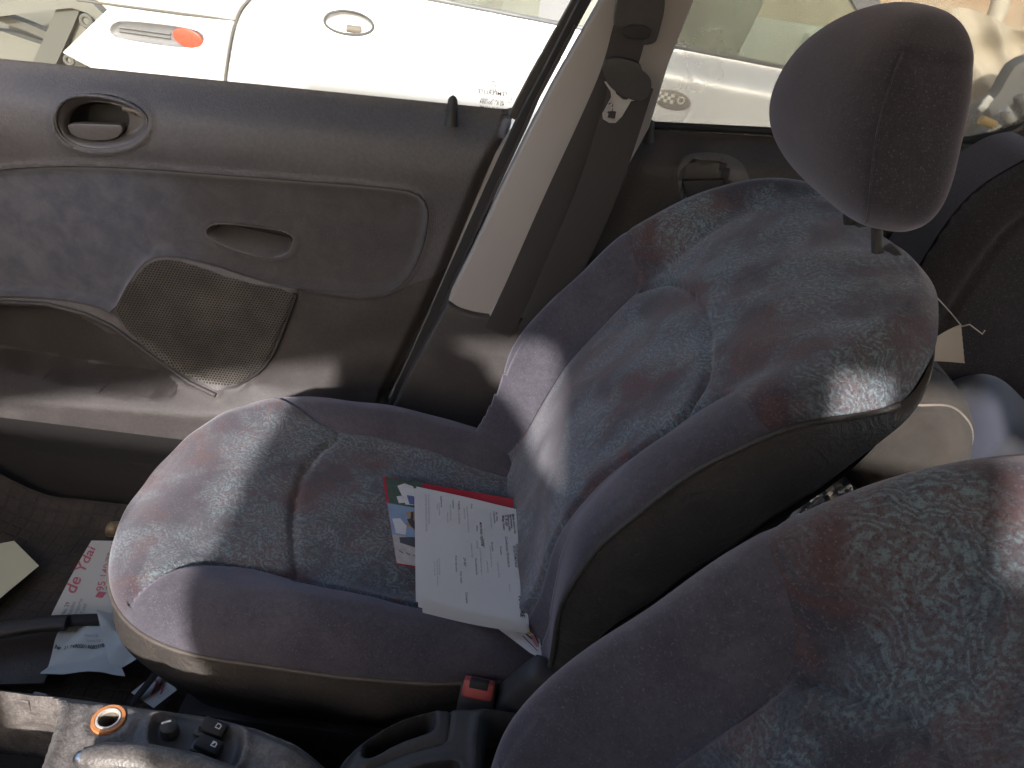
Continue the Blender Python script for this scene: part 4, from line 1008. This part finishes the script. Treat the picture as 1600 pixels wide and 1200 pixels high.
# black curved trim piece lying among the papers
tr = thing('plastic_tray', 'black curved plastic tray rim lying among the footwell papers', 'tray')
rz = FLOOR + .07
arc = [(-120, 1015), (-50, 992), (0, 982), (60, 972), (105, 970), (150, 968), (190, 970), (225, 980), (250, 1000)]
pa = smooth_poly(np.array([onZ(x, y, rz) for x, y in arc]), 2, False)
tube('rim', pa, .0105, M['rubber'], tr, 10, ry=.007)
pb = smooth_poly(np.array([onZ(x, y + 3, rz + .006) for x, y in arc[:5]]), 2, False); tube('rim_cover', pb, .0135, M['black'], tr, 10, ry=.009)
prism('tray_bottom', XY([(-140, 1010), (60, 985), (102, 990), (70, 1070), (-140, 1075)], rz - .03), lambda a, b, d: (a, b, rz - .03 + d), .004, M['doorlow'], tr, .001)
tube('strap', [onZ(262, 1030, .2), onZ(245, 1050, .215), onZ(228, 1072, .215), onZ(205, 1100, .2)], .006, M['rubber'], tr, 8, ry=.003)
# little bottle cap end peeping from below the seat
cupo = thing('drink_bottle', 'small brownish bottle lying on the mat beside the seat front', 'bottle')
ring = onZ(180, 828, FLOOR + .03)
M['amber'] = simple('amber_plastic', (.22, .16, .09), .3, nscale=40, var=.3)
V = []; prof = [(.0001, 0), (.012, 0), (.014, .003), (.014, .016), (.010, .022), (.012, .03), (.02, .05), (.022, .10), (.021, .14), (.0001, .142)]
for k in range(20):
    a = 2 * math.pi * k / 20
    for r_, h_ in prof: V.append((ring[0] - .012 + h_ * .95, ring[1] + r_ * math.cos(a) + h_ * .2, ring[2] + r_ * math.sin(a)))
mesh('bottle_body', V, grid_quads(20, len(prof), True), M['amber'], cupo, angle=40)

# ------------------------------------------------------------------ things behind the passenger seat
rs = thing('rear_seat', 'dark rear seat back seen behind the passenger headrest', 'car seat')
M['rearvel'] = velour_plain('rear_velour', (.040, .034, .033), (.058, .050, .047))
rpx = [(1700, 250), (1640, 256), (1600, 278), (1555, 305), (1520, 338), (1490, 378), (1460, 425), (1425, 480), (1390, 560), (1380, 700), (1700, 760), (1760, 500)]
RY = 1.08
rpoly = smooth_poly(XZ(rpx, RY), 2)
def rsd(P):
    s = -sdf(P, rpoly); return RY + .045 * (1 - np.sqrt(np.clip(1 - (1 - np.clip(s / .06, 0, 1)) ** 2, 0, 1))) + .006 * np.exp(-((s - .055) / .006) ** 2)
mn, mx = rpoly.min(0), rpoly.max(0)
pr = heightfield(mn[0], mx[0], mn[1], mx[1], .007, rsd, rpoly, []); mesh('seat_side', *pr[None], M['rearvel'], rs, angle=None)
prism('seat_core', rpoly, lambda a, b, d: (a, RY + .046 + d, b), .12, M['rearvel'], rs)
slab('rear_bench', (.62, -.2, .15), (1.4, 1.20, .42), M['rearvel'], rs, .03)
# beige cushion
be = thing('beige_cushion', 'dusty beige fabric cushion with rounded end behind the passenger seat', 'cushion')
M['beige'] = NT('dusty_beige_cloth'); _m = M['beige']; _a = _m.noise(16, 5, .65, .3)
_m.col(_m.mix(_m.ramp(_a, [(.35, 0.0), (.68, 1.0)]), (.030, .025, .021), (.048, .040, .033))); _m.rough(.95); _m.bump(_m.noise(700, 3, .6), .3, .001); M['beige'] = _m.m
BY = .80
bpoly = smooth_poly(XZ([(1300, 742), (1330, 690), (1385, 640), (1430, 612), (1475, 608), (1515, 630), (1545, 664), (1553, 700), (1545, 745), (1520, 800), (1380, 830)], BY), 2)
btop = smooth_poly(XZ([(1330, 690), (1385, 652), (1430, 641), (1475, 641), (1510, 655), (1536, 688), (1541, 730)], BY), 2, False)
def bd(P):
    s = -sdf(P, bpoly); k = np.clip(s / .05, 0, 1)
    return BY + .07 * (1 - np.sqrt(np.clip(1 - (1 - k) ** 2, 0, 1))) + .004 * np.exp(-(dist_line(P, btop) / .003) ** 2) + .002 * np.sin(P[:, 0] * 60) * np.sin(P[:, 1] * 50)
mn, mx = bpoly.min(0), bpoly.max(0)
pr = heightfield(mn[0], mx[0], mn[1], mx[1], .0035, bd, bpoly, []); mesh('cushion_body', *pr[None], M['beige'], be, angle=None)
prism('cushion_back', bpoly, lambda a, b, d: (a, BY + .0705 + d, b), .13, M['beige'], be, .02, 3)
tube('seam', np.stack([btop[:, 0], bd(btop) - .001, btop[:, 1]], 1), .0016, M['piping'], be, 6)
# crumpled foil-like bag
fo = thing('foil_wrapper', 'crumpled shiny silver wrapper between the seats', 'wrapper')
Xg, Yg = np.meshgrid(np.linspace(0, 1, 16), np.linspace(0, 1, 16), indexing='ij')
A_, B2, C2, D2 = [onY(x, y, .66) for x, y in ((1225, 815), (1300, 735), (1350, 765), (1290, 840))]
V = []; fr_ = np.random.default_rng(5).normal(size=(16, 16)); fr_ = (fr_ + np.roll(fr_, 1, 0) + np.roll(fr_, 1, 1)) * .0022
for k_, (u, v) in enumerate(zip(Xg.ravel(), Yg.ravel())):
    p = (1 - u) * (1 - v) * A_ + u * (1 - v) * B2 + u * v * C2 + (1 - u) * v * D2
    V.append(p + np.array([fr_.ravel()[k_] * .6, fr_.ravel()[k_] + .02 * math.sin(u * 5) * v, 0]))
mesh('wrapper_sheet', V, grid_quads(16, 16, flip=True), M['steel'], fo, angle=20)
# white tag on a thread
tg_ = thing('fabric_tag', 'white cloth tag on a thread hanging beside the passenger seat shoulder', 'tag')
M['tag'] = simple('tag_cloth', (.50, .46, .42), .9, nscale=40, var=.08, bumps=.3, bscale=500)
TY = .74
c4 = [onY(x, y, TY) for x, y in ((1440, 545), (1504, 509), (1506, 566), (1436, 570))]
A_, B2, C2, D2 = c4
V = []
for u, v in zip(Xg.ravel(), Yg.ravel()):
    zig = .0012 * (abs((v * 9) % 1 - .5) - .25) * (u > .97)
    p = (1 - u) * (1 - v) * A_ + u * (1 - v) * B2 + u * v * C2 + (1 - u) * v * D2; V.append(p + np.array([zig, .006 * math.sin(u * 2.5 + v), 0]))
mesh('tag_cloth', V, grid_quads(16, 16, flip=True), M['tag'], tg_, angle=None)
tube('thread', [onY(x, y, TY) for x, y in ((1440, 480), (1458, 466), (1465, 466), (1485, 488), (1503, 510), (1515, 507), (1527, 516), (1535, 522), (1539, 516))], .0007, M['tag'], tg_, 6)
# dark blue garment
cl = thing('blue_garment', 'dark navy cloth heaped on the rear seat at the right edge', 'cloth')
M['navy'] = NT('navy_cloth'); _m = M['navy']; _m.col(_m.mix(_m.noise(30, 4, .6), (.018, .019, .033), (.034, .035, .055))); _m.rough(.8); _m.set('Sheen Weight', .3); _m.bump(_m.noise(800, 2, .5), .2, .001); M['navy'] = _m.m
nX, nY = 60, 50
us, vs_ = np.linspace(0, 1, nX), np.linspace(0, 1, nY); Ug, Vg = np.meshgrid(us, vs_, indexing='ij')
X_ = .56 + .48 * Ug; Y_ = .62 + .46 * Vg
Q = X_ * .8 - Y_ * .62
Zc = .545 + .12 * np.sin(np.clip(Ug, 0, 1) * math.pi) ** .6 * np.sin(np.clip(Vg * .9 + .1, 0, 1) * math.pi) ** .5 + .035 * np.abs(np.sin(Q * 19 + .6 * np.sin(Y_ * 9))) + .02 * np.sin(Q * 31 + Y_ * 11) + .05 * Vg
Zc[0, :] = Zc[-1, :] = .42; Zc[:, 0] = Zc[:, -1] = .42
mesh('cloth_folds', np.stack([X_, Y_, Zc], -1).reshape(-1, 3), grid_quads(nX, nY), M['navy'], cl, angle=None)

# ------------------------------------------------------------------ parked silver car outside
CY = 2.70
car2 = thing('parked_car', 'bright silver car parked close beyond the passenger window', 'car')
def paint():
    m = NT('silver_car_paint'); k = m.noise(5, 5, .6)
    m.col(m.mix(k, (.60, .59, .575), (.68, .67, .65))); m.set('Metallic', .25); m.rough(m.ramp(k, [(.3, .38), (.7, .5)])); m.set('Coat Weight', .35); m.set('Coat Roughness', .12)
    f = m.noise(900, 2, .6); m.bump(f, .04, .0005); return m.m
M['paint2'] = paint()
def belt2(x): return .892 - .062 * x
def side_depth(P):
    x, z = P[:, 0], P[:, 1]; top = belt2(x)
    y = CY + .10 * sm(z, top - .10, top) ** 1.6 * .75 + .05 * sm(.62 - z, 0, .35)
    y += .010 * np.exp(-(dist_line(P, doorseam) / .0055) ** 2) * 1.4 + .010 * np.exp(-(dist_line(P, topseam) / .005) ** 2)
    y += .020 * (1 - sm(sdf(P, h2), -.014, .002)) + .010 * (1 - sm(sdf(P, slot), -.010, .0)) + .006 * np.exp(-((np.hypot((P[:, 0] - arc_centre[0]) / 1.0, P[:, 1] - arc_centre[1]) - .135) / .0045) ** 2)
    return y
doorseam = smooth_poly(XZ([(402, -12), (385, 3), (372, 22), (363, 50), (356, 90), (350, 135), (345, 220), (340, 300)], CY), 2, False)
topseam = XZ([(120, 0), (180, 8), (280, 21), (367, 33)], CY)
h2 = smooth_poly(XZ([(505, 34), (512, 20), (535, 16), (565, 22), (582, 34), (584, 46), (570, 54), (540, 54), (516, 46)], CY), 2)
slot = smooth_poly(XZ([(170, 45), (178, 34), (200, 32), (300, 44), (318, 54), (320, 66), (305, 75), (270, 74), (190, 62), (174, 56)], CY), 2)
arc_centre = onY(1020, 148, CY)[[0, 2]]  # centre of the faint round groove in the panel
left_cut = XZ([(190, -10), (182, 2), (150, 32), (98, 82), (150, 110), (230, 140)], CY)
out2 = np.vstack([left_cut[::-1][::-1], [[-1.0, .30], [1.9, .30], [1.9, belt2(1.9)], [1.0, belt2(1.0)], [0, belt2(0)], [-1.2, belt2(-1.2)], [-1.45, belt2(-1.2) - .02]]])
pr = heightfield(-1.62, 1.92, .28, 1.05, .0085, side_depth, out2, [('handle', lambda P: sdf(P, h2)), ('slot', lambda P: sdf(P, slot)), ('rear_quarter', lambda P: np.where(P[:, 1] > .4, P[:, 0] - np.interp(P[:, 1], doorseam[::-1, 1], doorseam[::-1, 0]), P[:, 0] + .95))])
mesh('door_panel', *pr[None], M['paint2'], car2, angle=60)
mesh('rear_quarter', *pr['rear_quarter'], M['paint2'], car2, angle=60)
M['hcup'] = simple('handle_outline_dark', (.07, .068, .065), .5)
hnd = mesh('door_handle', *pr['handle'], M['paint2'], car2, angle=60)
kq = onY(552, 47, CY); tube('keyhole', [(kq[0] - .022, CY + .016, kq[2]), (kq[0], CY + .012, kq[2]), (kq[0] + .022, CY + .016, kq[2])], .012, M['piping'], hnd, 10)
tube('handle_outline', np.stack([h2[:, 0], side_depth(h2) - .003, h2[:, 1]], 1), .0038, M['hcup'], hnd, 6, True)  # dark outline added round the handle cup
M['slotgrey'] = simple('grey_slot_plastic', (.13, .13, .135), .5, nscale=14, var=.3)
slt = mesh('side_moulding', *pr['slot'], M['slotgrey'], car2, angle=60)
for k in (.38, .62):
    mid = XZ([(185, 34 + 24 * k), (265, 44 + 26 * k)], CY); tube('moulding_rib', np.stack([mid[:, 0], side_depth(mid) - .002, mid[:, 1]], 1), .004, M['slotgrey'], slt, 6)
oc = onY(293, 60, CY); M['lens'] = simple('orange_lens', (.50, .065, .035), .25, nscale=30, var=.1)
oe = [(oc[0] + .049 * math.cos(a), oc[2] - .12 * .049 * math.cos(a) + .029 * math.sin(a)) for a in np.linspace(0, 2 * math.pi, 28, endpoint=False)]
prism('marker_lens', oe, lambda a, b, d: (a, CY + .000 + d, b), .02, M['lens'], slt, .006, 3)
M['gap'] = simple('panel_gap', (.10, .095, .09), .8)
tube('door_gap', np.stack([doorseam[:, 0], side_depth(doorseam) - .012, doorseam[:, 1]], 1), .005, M['gap'], car2, 6)
tube('quarter_gap', np.stack([topseam[:, 0], side_depth(topseam) - .009, topseam[:, 1]], 1), .004, M['gap'], car2, 6)
# dark oval badge with chequers on the front wing
bc = onY(1050, 156, CY); M['badge'] = simple('badge_grey', (.22, .20, .18), .4, nscale=30, var=.1); M['badge2'] = simple('badge_pale', (.62, .58, .50), .4)
be2 = [(bc[0] + .062 * math.cos(a), bc[2] - .10 * .062 * math.cos(a) + .030 * math.sin(a)) for a in np.linspace(0, 2 * math.pi, 28, endpoint=False)]
bd_ = prism('oval_badge', be2, lambda a, b, d: (a, CY - .004 + d, b), .006, M['badge'], car2, .001)
ring_b = [(bc[0] + .028 + .010 * math.cos(a), CY - .005, bc[2] + .002 + .010 * math.sin(a)) for a in np.linspace(0, 2 * math.pi, 16, endpoint=False)]
tube('badge_ring', ring_b, .003, M['badge2'], bd_, 6, True)
for i in range(5):
    for j in range(3):
        if (i + j) % 2: continue
        x0, z0 = bc[0] - .050 + i * .011, bc[2] - .012 + j * .010 - .1 * (i * .011 - .05)
        mesh('chequer', [(x0, CY - .0046, z0), (x0 + .011, CY - .0046, z0), (x0 + .011, CY - .0046, z0 + .010), (x0, CY - .0046, z0 + .010)], [(0, 1, 2, 3)], M['badge2'], bd_, smooth=False)
# glasshouse: belt moulding, glass, roof and far side
bx = np.linspace(-1.2, 1.9, 20)
tube('belt_moulding', [(x, CY + .078, belt2(x) + .004) for x in bx], .008, M['slotgrey'], car2, 6)
def gl2(a, b): return (a, CY + .085 + (b - .9) * .42, b)
def pane2(name, x0, x1, x0t, x1t):
    return prism(name, [(x0, belt2(x0) + .008), (x1, belt2(x1) + .008), (x1t, 1.36), (x0t, 1.36)], lambda a, b, d: (gl2(a, b)[0], gl2(a, b)[1] + d, b), .006, M['car2glass'], car2, smooth=False)
pane2('side_window', -.95, -.06, -.75, -.06); pane2('side_window', .04, 1.15, .04, .62)
def post2(x0, x1, x0t, x1t):
    prism('pillar', [(x0, belt2(x0) + .002), (x1, belt2(x1) + .002), (x1t, 1.38), (x0t, 1.38)], lambda a, b, d: (gl2(a, b)[0], gl2(a, b)[1] - .004 + d, b), .05, M['slotgrey'], car2)
post2(-.06, .04, -.06, .04); post2(-1.25, -.95, -.95, -.75); post2(1.15, 1.25, .62, .72)
prism('roof', [(-.95, 1.37), (.72, 1.37), (.60, 1.42), (-.80, 1.43)], lambda a, b, d: (a, CY + .28 + d, b), 1.05, M['paint2'], car2, .02)
prism('far_side', [(-1.2, .30), (1.9, .30), (1.9, .84), (-1.2, .95)], lambda a, b, d: (a, CY + 1.55 + d, b), .05, M['paint2'], car2)
prism('bonnet', [(1.2, .83), (1.9, .80), (1.9, .70), (1.2, .70)], lambda a, b, d: (a, CY + .08 + d, b), 1.5, M['paint2'], car2, .02)
rbox('seat_back', (.55, CY + .55, .80), (.10, .24, .30), .06, simple('parked_car_seat', (.32, .36, .30), .9), car2, rotY(.3))
rbox('seat_back', (-.35, CY + .75, .78), (.10, .45, .26), .06, M['slotgrey'], car2, rotY(.3))
slab('car_floor', (-1.2, CY + .1, .28), (1.9, CY + 1.55, .34), M['slotgrey'], car2)

# stripped white body frame at the far left
sf = thing('stripped_body_frame', 'pale stripped car body frame with open struts at the left edge', 'car body')
M['primer'] = simple('dusty_white_primer', (.115, .115, .100), .7, nscale=6, var=.15, bumps=.3, bscale=30); M['primer2'] = simple('grey_green_primer', (.065, .066, .058), .7, nscale=6, var=.2)
FY = 3.15
def bar(px, w_, Y, mat, dep=.05, name='strut'):
    P = np.array([onY(x, y, Y) for x, y in px]); t = np.gradient(P, axis=0); t /= np.linalg.norm(t, axis=1)[:, None]; nr = np.stack([t[:, 2], 0 * t[:, 0], -t[:, 0]], 1)
    V = np.stack([P - nr * w_ / 2 + (0, dep, 0), P - nr * w_ / 2, P + nr * w_ / 2, P + nr * w_ / 2 + (0, dep, 0)], 1).reshape(-1, 3)
    return mesh(name, V, grid_quads(len(P), 4, False, True, flip=True), mat, sf, angle=40)
bar([(-120, 26), (0, 15), (70, 6), (110, 2), (140, 12), (160, 32), (175, 60)], .045, FY, M['primer'])
bar([(112, 0), (100, 30), (86, 62), (64, 110), (50, 140)], .075, FY + .02, M['primer2'])
bar([(-40, 12), (0, 27), (40, 42), (72, 56)], .03, FY + .06, M['primer2'])
bar([(130, 20), (128, 60), (120, 100), (116, 140)], .07, FY + .05, M['primer'])
bar([(-100, 62), (0, 70), (60, 90), (110, 120)], .11, FY + .10, M['primer'])
prism('inner_panel', XZ([(-200, -40), (130, -40), (130, 160), (-200, 160)], FY + .25), lambda a, b, d: (a, FY + .25 + d, b), .03, M['primer'], sf)
for (px, py, r_) in ((135, 33, .020), (108, 94, .016)):
    c = onY(px, py, FY - .02); ring_ = [(c[0] + r_ * math.cos(a), c[1], c[2] + r_ * math.sin(a)) for a in np.linspace(0, 2 * math.pi, 18, endpoint=False)]
    tube('mount_ring', ring_, .008, M['primer2'], sf, 8, True)

# cream sheet and scrap heap, seen at the right edge through the rear window
ts_ = thing('cream_tarpaulin', 'creased cream tarpaulin hanging beyond the rear side window', 'tarpaulin')
M['tarp'] = simple('cream_sheet', (.66, .58, .46), .8, nscale=4, var=.1, bumps=.4, bscale=6)
QY = 2.50
us = np.linspace(0, 1, 40); vs_ = np.linspace(0, 1, 40); V = []
tl, trr, br, bl = [onY(x, y, QY) for x, y in ((1480, 14), (1720, 70), (1720, 300), (1480, 300))]
for u in us:
    for v in vs_:
        p = (1 - u) * (1 - v) * tl + u * (1 - v) * trr + u * v * br + (1 - u) * v * bl
        y = .02 * math.sin(u * 9 + v * 3) * v + .03 * abs(math.sin((u * 1.2 - v * .8) * 9)) + .012 * math.sin(v * 24 + u * 11)
        V.append(p + np.array([0, y, .012 * math.sin(u * 9) * (1 - v)]))
mesh('sheet_folds', V, grid_quads(40, 40, flip=True), M['tarp'], ts_, angle=None)
hp_ = thing('scrap_heap', 'heap of dark grey scrap panels and bits beyond the rear window', 'scrap heap')
M['scrap'] = simple('dark_scrap', (.16, .155, .15), .6, nscale=6, var=.35, bumps=.3, bscale=20); M['scrapy'] = simple('yellowed_scrap', (.60, .38, .12), .6); M['scrapw'] = simple('white_scrap', (.7, .68, .62), .6)
HY = 2.30
for px, dy in (([(1515, 185), (1535, 165), (1560, 150), (1575, 120), (1590, 98), (1640, 80), (1700, 120), (1700, 260), (1500, 260), (1505, 205)], 0), ([(1530, 215), (1560, 190), (1600, 175), (1640, 190), (1640, 260), (1520, 250)], -.08)):
    prism('scrap_panel', smooth_poly(XZ(px, HY + dy), 1), lambda a, b, d: (a, HY + dy + d, b), .06, M['scrap'], hp_, .015, 2)
for (a, b, m_) in (((1532, 187), (1554, 196), 'scrapy'), ((1568, 170), (1592, 202), 'scrapw'), ((1545, 212), (1562, 195), 'scrapw'), ((1590, 150), (1600, 190), 'scrap')):
    tube('scrap_stick', [onY(*a, HY - .12), onY(*b, HY - .12)], .012, M[m_], hp_, 8)
for px, py in ((1536, 167), (1543, 157), (1572, 200), (1596, 160)):
    c = onY(px, py, HY - .02); rbox('scrap_bit', c, (.010, .006, .012), .004, M['scrapw'], hp_, rotY(.5))
# pale post in front of the wall
pp = thing('pale_post', 'pale upright post against the tan wall at upper right', 'post')
bq = [onY(x, y, 6.0) for x, y in ((1575, -40), (1560, 15), (1548, 45), (1530, 100))]
tube('post_shaft', bq, .06, M['badge2'], pp, 10); tube('post_foot', [bq[-1], (bq[-1][0] - .05, 6.0, 0.0)], .07, M['badge2'], pp, 10)
